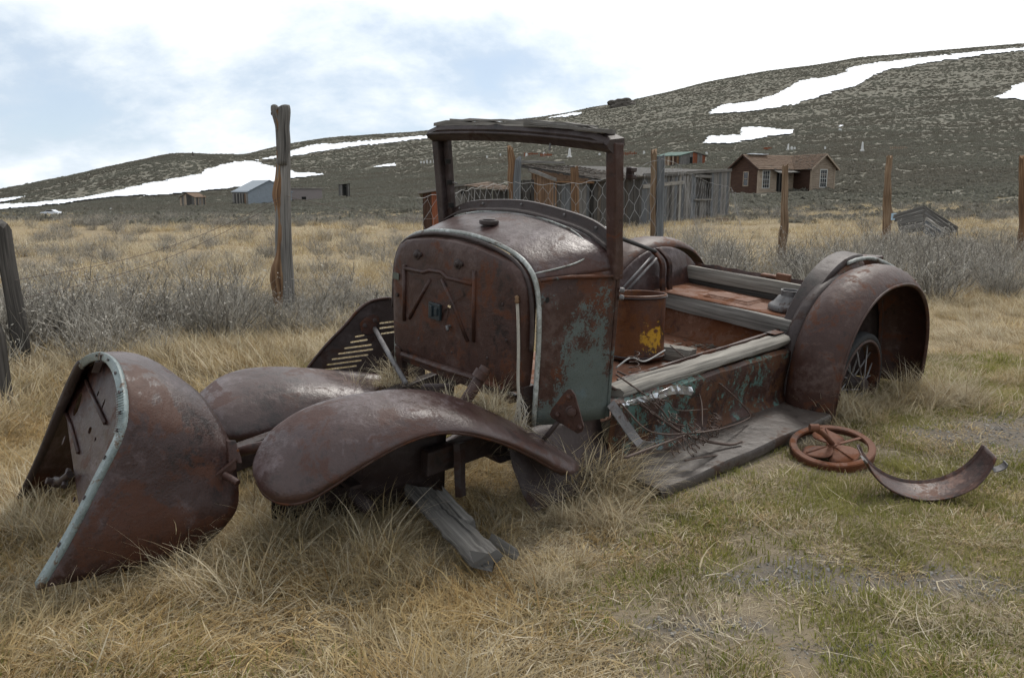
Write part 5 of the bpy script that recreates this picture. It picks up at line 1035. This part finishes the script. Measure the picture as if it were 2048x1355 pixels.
# low block building
a, b = G(577, 124), G(645, 127); e = nrm((b-a)*[1, 1, 0]); n_ = nrm(np.cross(e, Zv)); l = np.linalg.norm((b-a)[:2]); BB = empty('block_building', a, 'low pinkish flat roofed building right of the tall post', 'building'); hh = P(610, 379, 125)[2]-a[2]+.4
mb = MB(); mb.box((a+b)/2-n_*2+Zv*(hh/2-.4), e*l, n_*4, Zv*hh); mb.build('wall', BLOCK, BB); mb = MB(); mb.box((a+b)/2-n_*2+Zv*(hh-.4), e*(l+.4), n_*4.4, Zv*.15); mb.build('roof', WPALE, BB)
mb = MB(); mb.box((a*.55+b*.45)+n_*.02+Zv*.4, e*.7, n_*.03, Zv*.5); mb.build('vent_opening', HOLESHADE, BB)
# green roofed cabin up the slope
random.seed(3)
K, _ = march(np.array([1358.0]), np.array([331.0])); K = K[0]; yK = K[1]; sc_ = yK/F
e1 = nrm([.97, .10, 0]); e2 = nrm([-.80, .60, 0]); GC = empty('green_roof_cabin', K, 'plank cabin with green roof and orange panels above the plank shed', 'cabin'); w1 = 52*sc_; w2 = 48*sc_; hz_ = 20*sc_; pz_ = 26*sc_
planks(K, e1, w1, K[2]-.3, lambda x: K[2]+hz_+(pz_-hz_)*(1-abs(x/w1-.5)*2), lambda t: WREDP if (.52 < t < .68 or t > .84) else WGREY, GC, pw=w1/16); planks(K+e2*w2, -e2, w2, K[2]-.3, K[2]+hz_, [WORNG, WRED, WTAN], GC, pw=w2/14)
planks(K+e1*w1, e2, w2, K[2]-.3, K[2]+hz_, [WRED], GC, pw=.8)
mb = MB(); mb.box(K+e1*w1*.46+Zv*hz_*.42+nrm(np.cross(e1, Zv))*.03, e1*w1*.09, Zv*hz_*.8, e2*.05); mb.build('door_opening', HOLESHADE, GC)
for s in (0, 1):
    pe = K-e1*.25 if s == 0 else K+e1*(w1+.3); slab('roof', pe-e2*.3+Zv*(hz_-.08), pe+e2*(w2+.3)+Zv*(hz_-.08), K+e1*w1/2+e2*(w2+.3)+Zv*(pz_+.08), K+e1*w1/2-e2*.3+Zv*(pz_+.08), .12, GREENROOF if s == 0 else WDARK, GC)
# collapsed board roof among the bushes at right
random.seed(6)
CR = empty('collapsed_roof', G(1846, 17), 'collapsed grey board roof with a peaked ridge in the sagebrush at right', 'collapsed roof')
for k in range(6):
    t = k/5; mb = MB(); mb.plank(P(1788+8*k*.4, 433+9*t*3.4, 16.8-.1*k), P(1846, 415+8.5*k, 16.6-.12*k), Zv*.085, np.array([.02, -.03, 0]), segs=4, j=.006, ragged=.02); mb.build('roof_plank', random.choice([WGREY, WPALE, WGREY]), CR)
for k in range(7):
    mb = MB(); mb.plank(P(1849, 417+7.0*k, 16.6-.12*k), P(1912-7*k, 458+3*k, 15.9-.1*k), np.array([.02, -.05, .095]), np.array([.02, -.02, -.01]), segs=4, j=.006, ragged=.05); mb.build('roof_plank', random.choice([WGREY, WBLUE, WPALE]), CR)
mb = MB(); mb.lathe(P(1787, 440, 18.2), [(0, 0), (.055, 0), (.055, .15), (0, .15)], 14); tag(mb.build('blue_can', BLUECAN, None, smooth='auto'), 'pale blue can hung on the post beside the collapsed roof', 'can')
# car far off at the left
cpos, _ = march(np.array([103.0]), np.array([432.0])); cpos = cpos[0]; cs = 36*cpos[1]/F/4.3; CAR = empty('parked_car', cpos, 'pale car parked far off below the left hill', 'car')
def cp3(x, y, z): return cpos+np.array([x, y, z])*cs
prof = [(-2.1, .35), (-2.15, .65), (-1.9, .85), (-1.2, .95), (-.5, 1.38), (.6, 1.42), (1.3, 1.02), (2.0, .92), (2.15, .6), (2.1, .35)]
mb = MB(); mb.grid([[cp3(x, y, .1+z*(1 if abs(y) < .8 else .97)) for x, z in prof] for y in (-.85, -.8, .8, .85)]); m_ = len(prof); mb.f += [list(range(m_))[::-1], [3*m_+k for k in range(m_)]]; mb.uv += [[(0, 0)]*m_]*2; mb.mi += [0, 0]; mb.build('car_body', CARW, CAR, smooth='auto')
mb = MB(); mb.add([cp3(x, -.87, .1+z) for x, z in ((-1.0, 1.0), (-.45, 1.3), (.55, 1.34), (1.1, 1.03))], [(0, 1, 2, 3)]); mb.build('side_window', GLASSD, CAR)
for x in (-1.35, 1.35): mb = MB(); mb.lathe(cp3(x, -.9, .36), [(0, .0), (.33*cs, 0), (.33*cs, .2*cs), (0, .2*cs)], 16, axis=(0, 1, 0)); mb.build('wheel', RUBBER, CAR)
# graveyard stones, grave fences, ridge rocks, far monument
random.seed(12)
def stone(px, py, hpx, wpx, kind='slab'):
    q, _ = march(np.array([float(px)]), np.array([float(py)])); q = q[0]; s = q[1]/F; h, wd = hpx*s, wpx*s; mb = MB()
    if kind == 'obelisk': mb.lathe(q-Zv*.2, [(wd*.75, 0), (wd*.75, .2+h*.2), (wd*.45, .2+h*.22), (wd*.28, .2+h*.88), (0, .2+h)], 4); nm = 'grave_obelisk'
    else:
        pts = [(-.5, -.1), (-.5, .78), (-.36, .92), (0, 1), (.36, .92), (.5, .78), (.5, -.1)]; th = wd*.3
        fr = [q+RT*wd*a+Zv*h*b-[0, th/2, 0] for a, b in pts]; bk = [p+[0, th, 0] for p in fr]; m_ = len(pts); mb.add(fr+bk, [list(range(m_)), list(range(2*m_-1, m_-1, -1))]+[(k, k+m_, (k+1) % m_+m_, (k+1) % m_) for k in range(m_)]); nm = 'headstone'
    o = mb.build(nm, STONE, None); return o
for px, py, hp, wp, kd, lab in ((842, 328, 6, 3, '', 'leftmost small white headstone in the row left of the windshield pillar'), (848, 328, 6, 3, '', 'second small white headstone from the left in the hillside row'), (854, 328, 8, 3, '', 'tallest white headstone in the middle of the hillside row'), (861, 327, 6, 3, '', 'fourth white headstone of the hillside row'), (868, 327, 8, 3, '', 'white headstone closest to the left windshield pillar'),
  (974, 317, 6, 3, '', 'small white headstone high inside the windshield opening at left'), (1001, 312, 5, 3, '', 'white headstone just left of the notched post top'), (1053, 314, 8, 4, '', 'white headstone right of the notched post, in the windshield opening'), (1088, 312, 8, 4, '', 'white headstone left of the obelisk in the windshield opening'), (1139, 316, 19, 7, 'obelisk', 'slim pale obelisk on the slope inside the windshield opening'), (1199, 312, 6, 4, '', 'small white headstone near the right windshield pillar'), (1288, 308, 6, 4, '', 'white headstone left of the brown post behind the cab'),
  (1413, 309, 5, 4, '', 'tiny white headstone right of the green roofed cabin'), (1576, 301, 13, 5, 'obelisk', 'white grave monument above the weathered house'), (1583, 301, 8, 4, '', 'white headstone right beside the monument above the house'), (1589, 301, 7, 4, '', 'rightmost of the two white headstones above the house'), (1650, 300, 7, 3, '', 'white headstone up the slope right of the house'), (1724, 304, 20, 6, 'obelisk', 'grey obelisk on the right slope'), (1680, 262, 5, 5, '', 'white stone high on the right slope'), (222, 422, 6, 4, '', 'small white marker between the car and the left hut')):
    tag(stone(px, py, hp, wp, kd), lab, 'gravestone', 'graveyard stones')
for px, py, wp, hp, lab in ((1062, 312, 26, 8, 'rusty orange grave fence left of the obelisk'), (1092, 313, 22, 7, 'rusty orange grave fence beside the obelisk'), (1258, 311, 28, 8, 'rusty orange grave fence right of the cab pillar'), (1797, 300, 32, 8, 'brown picket grave fence on the right slope'), (1535, 300, 14, 6, 'small reddish grave fence left of the white monument')):
    q, _ = march(np.array([float(px)]), np.array([float(py)])); q = q[0]; s = q[1]/F; E = empty('grave_fence', q, lab, 'fence', 'grave fences')
    for k in range(9): mb = MB(); mb.plank(q+RT*(k/8-.5)*wp*s-Zv*.2, q+RT*(k/8-.5)*wp*s+Zv*hp*s*random.uniform(.7, 1), RT*s*1.6, np.array([0, .05, 0]), segs=1); mb.build('picket', WREDP if px < 1600 else WTAN, E)
    mb = MB(); mb.plank(q-RT*wp*s*.5+Zv*hp*s*.5, q+RT*wp*s*.5+Zv*hp*s*.5, Zv*s*1.4, np.array([0, .06, 0]), segs=1); mb.build('rail', WREDP if px < 1600 else WTAN, E)
def lump(name, c, sx, sy, sz, seed, mat, label, cat, n=3):
    bm = bmesh.new(); bmesh.ops.create_icosphere(bm, subdivisions=n, radius=1)
    for v in bm.verts:
        k = 1+.45*mnoise.noise(v.co*1.3+Vector((seed, 0, 0)))+.25*mnoise.noise(v.co*3.1+Vector((0, seed, 0))); v.co = Vector((v.co.x*sx*k, v.co.y*sy*k, v.co.z*sz*k))
    me_ = bpy.data.meshes.new(name); bm.to_mesh(me_); bm.free(); me_.materials.append(mat); o = bpy.data.objects.new(name, me_); COL.objects.link(o); place(o, c, None); return tag(o, label, cat)
q, _ = march(np.array([1246.0]), np.array([212.0])); q = q[0] if not np.isnan(q[0][0]) else P(1246, 212, 820); s = q[1]/F
lump('rock_outcrop', q+Zv*0.5*s, 28*s, 14*s, 14*s, 3, ROCK, 'dark rock outcrop standing on the ridge line', 'rock', 4)
q, _ = march(np.array([386.0]), np.array([312.0])); q = q[0] if not np.isnan(q[0][0]) else P(386, 310, 430); s = q[1]/F; mb = MB(); mb.lathe(q-Zv*s*2, [(2.2*s, 0), (2.0*s, 4*s), (1.6*s, 4.2*s), (1.3*s, 9*s), (0, 10*s)], 6); tag(mb.build('hilltop_cairn', ROCK, None), 'small dark marker on top of the left hill', 'cairn')
lump('dark_stump', G(1594, 11.2)+Zv*.12, .20, .16, .22, 7, ROCK, 'dark weathered stump behind the truck bed below the tan post', 'stump', 4)
lump('dark_stump', G(1622, 11.0)+Zv*.05, .14, .10, .10, 4, ROCK, 'lower dark lump right beside the stump behind the truck bed', 'stump')
for a, b, lab in ((P(0, 566, 10.2), P(60, 562, 10.5), 'grey fallen plank at the left edge of the field'), (P(62, 563, 10.4), P(152, 557, 10.9), 'pale fallen plank right of the other plank in the left field')):
    a[2] = Hf(a[0], a[1])+.04; b[2] = Hf(b[0], b[1])+.04; tag(rough_plank('fallen_plank', WGREY, a, b, np.array([.02, .15, 0]), Zv*.04, n=8, j=.006, parent=None), lab, 'plank')
q = G(1436, 31); tag(rough_plank('wood_beam_end', WTAN, q+Zv*.12, q+Zv*.12+RT*.25-np.array([0, .3, 0]), RT*.2, Zv*.18, n=3, j=.008, parent=None), 'tan beam end on the grass below the plank shed', 'wood')
a = G(965, 22)+Zv*.45; b = G(1016, 22)+Zv*.42; tag(rough_plank('loose_rail', WORNG, a, b, np.array([0, .03, 0]), Zv*.09, n=6, j=.006, parent=None), 'short orange rail left of the notched post', 'wood')
sn_ = G(1196, 24); lump('snow_scrap', sn_+Zv*.02, .5, .5, .16, 8, SNOW, 'last scrap of snow beside the plank shed, seen past the cab pillar', 'snow')
# ---------------------------------------------------------------- sagebrush near the fence: individual bushes
def bush_mesh(name, seed, n=46, h=.55, rad=.42, mats=(SAGE, SAGED), green=.0):
    r = np.random.default_rng(seed); mb = MB()
    def twig(p, d, L, r0, depth, mi):
        pts = [p]; q = p.copy(); dd = d.copy()
        for k in range(3):
            dd = dd+r.normal(0, .16, 3); dd[2] += .05; dd /= np.linalg.norm(dd); q = q+dd*L/3; pts.append(q.copy())
        o = len(mb.v); tri = []
        for k, pt in enumerate(pts):
            rr_ = r0*(1-.27*k); a = np.cross(dd, [.3, .5, .8]); a /= np.linalg.norm(a); b = np.cross(dd, a)
            for j in range(3): mb.v.append(tuple(pt+rr_*(a*math.cos(j*2.094)+b*math.sin(j*2.094))))
        for k in range(3):
            for j in range(3): mb.f.append([o+k*3+j, o+k*3+(j+1) % 3, o+k*3+3+(j+1) % 3, o+k*3+3+j]); mb.uv.append([(0, 0)]*4); mb.mi.append(mi)
        if depth > 0:
            for _ in range(r.integers(3, 6)):
                k = r.integers(1, 4); nd_ = dd+r.normal(0, .55, 3); nd_[2] = abs(nd_[2])+.5; nd_ /= np.linalg.norm(nd_); twig(pts[k], nd_, L*r.uniform(.4, .75), r0*.62, depth-1, mi)
        elif r.random() < .5:
            e = pts[-1]
            for _ in range(3):
                a = r.normal(0, 1, 3); a /= np.linalg.norm(a); b = np.cross(a, r.normal(0, 1, 3)); b /= np.linalg.norm(b); s = r.uniform(.004, .010); c = e+r.normal(0, .012, 3); o = len(mb.v)
                for q_ in (c-a*s*1.8, c+b*s*.6, c+a*s*1.8, c-b*s*.6): mb.v.append(tuple(q_))
                mb.f.append([o, o+1, o+2, o+3]); mb.uv.append([(0, 0)]*4); mb.mi.append(0)
    for i in range(n):
        a = r.uniform(0, 6.283); t = abs(r.normal(.48, .30)); d = np.array([math.sin(t)*math.cos(a), math.sin(t)*math.sin(a), math.cos(t)+.1]); d /= np.linalg.norm(d)
        p = np.array([math.cos(a), math.sin(a), 0])*rad*.35*r.random(); twig(p, d, h*r.uniform(.5, .85), .0042, 1, 1 if r.random() < .4 else 0)
    me_ = bpy.data.meshes.new(name); me_.from_pydata(mb.v, [], mb.f)
    for m in mats: me_.materials.append(m)
    me_.polygons.foreach_set('material_index', mb.mi); return me_
BUSH = [bush_mesh('sagebrush', 100+k, n=[34, 42, 30, 38, 46][k], h=[.55, .65, .48, .60, .52][k]) for k in range(5)]
def bush(px, y, s, label, group, hz=1.0):
    g = G(px, y); o = bpy.data.objects.new('sagebrush', random.choice(BUSH)); COL.objects.link(o); place(o, g-[0, 0, .02], None)
    o.rotation_euler = (random.gauss(0, .08), random.gauss(0, .08), random.uniform(0, 6.28)); o.scale = (s, s, s*hz); tag(o, label, 'sagebrush', group)
random.seed(44)
def thicket(n, px0, px1, y0, y1, s0, s1, h0, h1, group, spots, kx=0.0):
    # spots: (right limit in columns, landmark); every landmark has a front and a back row
    for k in range(n):
        px = random.uniform(px0, px1); t = random.random(); y = y0+(y1-y0)*t+kx*max(0, (px-px0)/(px1-px0)); land = next(w_ for lim, w_ in spots if px <= lim)
        s = random.uniform(s0, s1); size = 'large' if s > s0+(s1-s0)*.66 else 'small' if s < s0+(s1-s0)*.33 else 'middling'
        bush(px, y, s, '%s grey sagebrush, %s row, %s' % (size, 'front' if t < .33 else 'middle' if t < .66 else 'back', land), group, random.uniform(h0, h1))
thicket(64, -40, 530, 5.2, 7.6, .65, 1.10, .7, .95, 'sagebrush thicket along the left fence', ((90, 'around the leaning left post'), (230, 'right of the leaning left post'), (380, 'above the detached cowl shell'), (600, 'left of the tall split post')), .9)
thicket(40, 500, 800, 6.9, 8.6, .5, .9, .6, .85, 'sagebrush at the tall post', ((620, 'at the foot of the tall split post'), (900, 'between the tall split post and the firewall')))
thicket(105, 1330, 2090, 8.8, 14.5, .75, 1.25, .7, 1.0, 'sagebrush thicket at right', ((1450, 'behind the far wheelhouse'), (1560, 'below the plank shed'), (1680, 'around the tan post and stump'), (1800, 'behind the near rear fender'), (1930, 'below the collapsed roof'), (2200, 'at the right edge of the thicket')), .5)
thicket(80, -20, 860, 9.5, 30, .5, 1.0, .55, .8, 'sagebrush scattered on the left field', ((180, 'at the left edge'), (360, 'below the small gabled hut'), (560, 'below the grey house'), (720, 'right of the tall post'), (900, 'left of the cab')))
thicket(50, 1300, 2080, 15, 42, .6, 1.1, .6, .85, 'sagebrush scattered on the right field', ((1460, 'before the plank shed'), (1660, 'before the weathered house'), (1800, 'left of the collapsed roof'), (2200, 'at the far right')))
for px_, y_ in ((1775, 15.2), (1795, 15.5), (1815, 15.0), (1838, 15.3), (1860, 15.0), (1882, 15.2), (1905, 14.9), (1925, 15.3), (1850, 14.6), (1890, 14.5), (1810, 14.6)): bush(px_, y_, random.uniform(1.25, 1.5), 'grey sagebrush hiding the foot of the collapsed board roof', 'sagebrush at the collapsed roof', .75)
# far sagebrush: uncountable cover on the hills
def clump(name, seed, n=46):
    r = np.random.default_rng(seed); v, f = [], []
    for i in range(n):
        a = r.uniform(0, 6.283); t = math.acos(r.uniform(0, 1)); R0 = .5*r.uniform(.55, 1.05); c = np.array([R0*math.sin(t)*math.cos(a), R0*math.sin(t)*math.sin(a), R0*math.cos(t)*.8+.02]); s = r.uniform(.07, .15)
        n_ = c/np.linalg.norm(c)+r.normal(0, .5, 3); n_ /= np.linalg.norm(n_); b = np.cross(n_, r.normal(0, 1, 3)); b /= np.linalg.norm(b); e = np.cross(n_, b); o = len(v)
        for q in (c-b*s*.6-n_*s*.7, c+b*s*.6-n_*s*.7, c+b*s*.35+n_*s, c-b*s*.35+n_*s): v.append(tuple(q))
        for q in (c-e*s*.6-n_*s*.7, c+e*s*.6-n_*s*.7, c+e*s*.35+n_*s, c-e*s*.35+n_*s): v.append(tuple(q))
        f += [(o, o+1, o+2, o+3), (o+4, o+5, o+6, o+7)]
    m = bpy.data.meshes.new(name); m.from_pydata(v, [], f); m.materials.append(SAGEF); return m
CL = [clump('sage_clump', 300+k) for k in range(5)]
R = RNG
def fan(n, r0, r1, half=.64):
    r = np.sqrt(R.uniform(r0*r0, r1*r1, n)); a = R.uniform(-half, half, n); return r*np.sin(a), r*np.cos(a), r
xs, ys, ss = [], [], []
for n, r0, r1, s0, s1 in ((11000, 30, 110, .5, 1.15), (30000, 110, 260, .7, 1.3), (48000, 260, 520, .9, 1.7), (48000, 520, 960, 1.4, 2.4)):
    x, y, r = fan(n, r0, r1); z = H(x, y); q = np.stack([x, y, z], -1)-CAM; dd = q@FW; px = CX+F*(q@RT)/dd; py = CY-F*(q@UP)/dd
    k = (R.random(n) < np.maximum(sage_w(x, y), .55*(_vn(x, y, 6.) > -.05))*(.6+.7*(_vn(x, y, 14.)+.35))) & ~(in_snow(px, py) & (r > 110) & (R.random(n) > .03))
    for q_ in ((1515, 71, 7), (1320, 30, 6)): g = G(q_[0], q_[1]); k &= np.hypot(x-g[0], y-g[1]) > q_[2]*.45
    xs.append(x[k]); ys.append(y[k]); ss.append(R.uniform(s0, s1, k.sum()))
x, y, s = map(np.concatenate, (xs, ys, ss)); n = len(x)
scatter('sagebrush_cover', 'grey green sagebrush covering the slopes and hills', CL, np.stack([x, y, H(x, y)-.05*s], -1), np.stack([np.zeros(n), np.zeros(n), R.uniform(0, 6.28, n)], -1), np.stack([s, s, s*R.uniform(.55, .85, n)], -1), R.integers(0, 5, n))
x, y, r = fan(2400, 9, 50, .66); k = (R.random(len(x)) < .75*(_vn(x, y, 6.) > -.06)) & ~((np.abs(x-4) < 4) & (r < 12)); n = k.sum(); s = R.uniform(.35, 1.0, n)
scatter('sagebrush_scrub', 'low grey scrub dotted over the dry field', BUSH, np.stack([x[k], y[k], H(x[k], y[k])-.02], -1), np.stack([R.normal(0, .08, n), R.normal(0, .08, n), R.uniform(0, 6.28, n)], -1), np.stack([s, s, s*R.uniform(.5, .8, n)], -1), R.integers(0, 5, n))
# ---------------------------------------------------------------- grass
def trunc(x, y): q = np.stack([x-TO[0], y-TO[1]], -1); tb = TB[:2]/np.linalg.norm(TB[:2]); tn = TN[:2]/np.linalg.norm(TN[:2]); return q@tb, q@tn
def blocked(x, y):
    u, v = trunc(x, y); b = (u > .35) & (u < 3.05) & (np.abs(v) < .60); b |= (u > .42) & (u < 1.95) & (v > .5) & (v < .90)
    a = PZ(850, 990, .1)[:2]; c = PZ(970, 1115, .08)[:2]; d = c-a; t = np.clip(((x-a[0])*d[0]+(y-a[1])*d[1])/(d@d), 0, 1); b |= np.hypot(x-a[0]-d[0]*t, y-a[1]-d[1]*t) < .09
    return b
def greenness(x, y):                                            # green grows on the right and front right
    g = np.clip((x-.1)*.55+.10+(2.6-y)*.10, 0, 1)*np.clip(1.25-np.abs(y-2.6)/4.5, 0, 1)+.8*_vn(x, y, .8)+.5*_vn(x, y, .3)
    return np.clip(g, 0, 1)
def scat(name, label, srcs, x, y, s, yawf=None, hz=1.0, tilt=.12):
    n = len(x); yaw = R.uniform(0, 6.28, n) if yawf is None else yawf; z = H(x, y)
    scatter(name, label, srcs, np.stack([x, y, z], -1), np.stack([R.normal(0, tilt, n), R.normal(0, tilt, n), yaw], -1), np.stack([s, s, s*hz], -1), R.integers(0, len(srcs), n))
def flow(x, y): return 6.28*1.4*(_vn(x, y, .9)+.5*_vn(x+3, y+8, .35)) + 3.6
def sw(x, y): return np.clip((x+.20)*1.5+.5*_vn(x, y, .5), 0, 1)*np.clip(1.5-np.abs(y-2.3)/3.2, 0, 1)   # short turf right of the truck
DRY = [tuft('dry_patch', [STRAWO, STRAW, STRAW, STRAWO][k], 250, [.065, .085, .10, .075][k], .17, .62, .85, .0044, 10+k, combed=.35, messy=.4) for k in range(4)]
LAID = [tuft('laid_patch', [STRAWO, STRAWP, STRAW][k % 3], 210, .15, .17, 1.12, .45, .0042, 30+k, combed=.8, messy=.3) for k in range(4)]
LONG = [tuft('long_tuft', [STRAWP, STRAW, STRAWP][k % 3], 70, [.24, .29, .34][k % 3], .065, .65, 1.05, .0042, 50+k, combed=.35, segs=6) for k in range(6)]
GRN = [tuft('green_patch', GREEN, 260, [.030, .040, .052][k], .15, .6, .6, .0034, 70+k, segs=3) for k in range(3)]
SHORT = [tuft('short_dry_patch', [STRAW, STRAWP][k], 230, [.050, .065][k], .16, .9, .5, .0036, 80+k, combed=.3, segs=3, messy=.5) for k in range(2)]
MID = [tuft('mid_patch', [STRAW, STRAWP, STRAWP, STRAW][k], 280, [.16, .20, .15, .12][k], .30, .8, .6, .0055, 85+k, combed=.7, segs=3) for k in range(4)]
FIELD = [tuft('field_patch', [STRAW, STRAWP, STRAWP][k], 240, [.20, .24, .18][k], .55, .7, .7, .010, 90+k, combed=.5, segs=3) for k in range(3)]
nn_ = len
x, y, r = fan(1300, 1.2, 5.4, .74); so_ = soil_w(x, y); k = ~blocked(x, y) & (so_ < .12) & (R.random(nn_(x)) < .95-.93*sw(x, y))
scat('dry_grass', 'dry straw grass of the foreground', DRY+LAID, x[k], y[k], R.uniform(.75, 1.15, k.sum()), flow(x[k], y[k])+R.normal(0, .5, k.sum()), tilt=.05)
x, y, r = fan(2500, 1.2, 7.0, .74); so_ = soil_w(x, y); k = ~blocked(x, y) & (R.random(nn_(x)) < greenness(x, y)*1.7) & (so_ < .5)
scat('green_grass', 'short green grass in patches at right', GRN, x[k], y[k], R.uniform(.7, 1.25, k.sum()), tilt=.04)
x, y, r = fan(2100, 1.2, 6.5, .74); so_ = soil_w(x, y); k = ~blocked(x, y) & (R.random(nn_(x)) > so_*.9) & (R.random(nn_(x)) > .45*sw(x, y))
scat('short_dry_grass', 'short matted dry grass', SHORT, x[k], y[k], R.uniform(.7, 1.2, k.sum()), tilt=.04)
x, y, r = fan(3400, 5.0, 14, .70); k = ~blocked(x, y) & (R.random(nn_(x)) < np.clip(.66+.9*_vn(x, y, 1.3), .15, 1))
scat('field_grass', 'dry straw grass of the middle field', MID, x[k], y[k], R.uniform(.75, 1.25, k.sum())*np.where((x[k] > 2.0) & (y[k] < 9), .6, 1), flow(x[k]*.5, y[k]*.5)+R.normal(0, .7, k.sum()), tilt=.06)
x, y, r = fan(5600, 13, 66, .66); k = (R.random(nn_(x)) > sage_w(x, y)**1.5) & (R.random(nn_(x)) < np.clip(.65+1.2*_vn(x, y, 3.0), .1, 1))
scat('far_field_grass', 'straw coloured grass of the far field', FIELD, x[k], y[k], R.uniform(.7, 1.3, k.sum()), tilt=.05)
# long tussocks: (pixel column, row, count, spread m, scale, flow angle or None)
TX, TY, TS_, TF = [], [], [], []
for px, py, cnt, sp_, s0, fa in ((1180, 955, 34, .07, 1.15, None), (1195, 965, 16, .06, 1.0, None), (1215, 985, 18, .12, .8, -.3), (1110, 1010, 18, .14, .7, 3.6), (1300, 995, 14, .18, .45, -.2), (540, 1085, 30, .18, .75, -1.1), (650, 1105, 26, .18, .7, -.9), (480, 1110, 26, .18, .7, 3.3), (760, 1070, 24, .2, .6, -.6), (1080, 1110, 22, .12, .5, -1.5), (880, 1150, 14, .14, .4, 3.4), (1640, 845, 36, .16, .75, 2.9), (1690, 820, 22, .12, .7, 3.2), (1740, 815, 12, .10, .7, None), (1855, 795, 34, .14, .9, None), (1900, 800, 18, .16, .6, -.4), (1800, 815, 8, .10, .45, None), (250, 1140, 18, .2, .6, -.8), (150, 1160, 16, .2, .5, -.6), (330, 1125, 22, .2, .6, -1.), (60, 1010, 26, .2, .6, 3.0), (120, 1040, 22, .12, .6, 3.), (650, 1010, 26, .2, .55, None), (800, 985, 22, .2, .6, None), (880, 800, 12, .1, .75, None), (480, 1000, 14, .1, .5, None),
   (640, 690, 40, .5, .9, 3.0), (500, 700, 40, .5, .9, 3.3), (360, 720, 36, .4, .85, 3.0), (560, 655, 30, .5, .8, 3.0), (1420, 560, 30, .7, .9, None), (1900, 560, 44, 1.0, .9, None), (2000, 600, 40, .8, .7, 3.), (760, 700, 26, .3, .9, None)):
    c = PZ(px, py, .03)
    for _ in range(cnt):
        TX.append(c[0]+random.gauss(0, sp_)); TY.append(c[1]+random.gauss(0, sp_*.8)); TS_.append(s0*random.uniform(.6, 1.15)); TF.append(random.uniform(0, 6.28) if fa is None else fa+random.gauss(0, .5))
TX, TY, TS_, TF = map(np.array, (TX, TY, TS_, TF)); k = ~blocked(TX, TY)
scat('grass_tussocks', 'long bleached grass tussocks around the truck', LONG, TX[k], TY[k], TS_[k], TF[k])
# dry grass caught in the engine bay
pts = []; 
for px, py, yy in ((900, 790, 3.05), (930, 800, 3.0), (880, 800, 3.1), (985, 790, 3.0), (1000, 810, 3.0), (960, 800, 3.02), (770, 750, 3.7), (790, 730, 3.8), (740, 760, 3.8), (860, 790, 3.15), (1030, 850, 3.05), (800, 745, 3.7), (1010, 850, 3.1)):
    for _ in range(3): pts.append(P(px+random.gauss(0, 12), py+random.gauss(20, 6), yy+random.gauss(0, .05)))
pts = np.array(pts); n = len(pts); s = R.uniform(.35, .7, n)
scatter('caught_grass', 'pale dry grass caught in the engine bay', [LONG[0], LONG[3]], pts, np.stack([R.normal(0, .35, n), R.normal(0, .35, n), R.uniform(0, 6.28, n)], -1), np.stack([s, s, s], -1), R.integers(0, 2, n))

LIT = [tuft('litter', STRAWP, 9, .24, .30, 1.5, .05, .0052, 120+q, messy=1.0, segs=5) for q in range(4)]
x, y, r = fan(420, 1.3, 6.0, .72); k = ~blocked(x, y); scat('straw_litter', 'loose pale straw stems lying on the grass', LIT, x[k], y[k], R.uniform(.4, 1.0, k.sum()), tilt=.03)
# gravel on the bare patches
def pebble(seed):
    bm = bmesh.new(); bmesh.ops.create_icosphere(bm, subdivisions=1, radius=1)
    for v in bm.verts: v.co *= 1+.5*mnoise.noise(v.co*1.7+Vector((seed, 3, 1))); v.co.z *= .55
    m = bpy.data.meshes.new('pebble'); bm.to_mesh(m); bm.free(); m.materials.append(GRAVEL); return m
GRAVEL = plain('grey_gravel', (.21, .198, .182), .9, .5, 40)
x, y, r = fan(110000, 1.4, 6.0, .72); k = (R.random(len(x)) < soil_w(x, y)*.8) & ~blocked(x, y); n = k.sum(); s = R.choice([.002, .003, .004, .007, .011], n, p=[.3, .3, .25, .12, .03])
scatter('gravel', 'grey gravel on the bare patches at right', [pebble(q) for q in (1, 5, 9)], np.stack([x[k], y[k], H(x[k], y[k])+s*.2], -1), R.uniform(0, 6.28, (n, 3))*[.1, .1, 1], np.stack([s, s*R.uniform(.6, 1, n), s], -1), R.integers(0, 3, n))

# bushes that would share a label are told apart by their order from the left
_by = {}
for o in [o for o in COL.objects if o.get('category') == 'sagebrush']: _by.setdefault(o['label'], []).append(o)
_ord = ['first', 'second', 'third', 'fourth', 'fifth', 'sixth', 'seventh', 'eighth', 'ninth', 'tenth', 'eleventh', 'twelfth']
for lab_, obs in _by.items():
    if len(obs) > 1:
        for k_, o in enumerate(sorted(obs, key=lambda q: to_px(q.location)[0])): o['label'] = '%s, %s from left' % (lab_, _ord[min(k_, 11)])
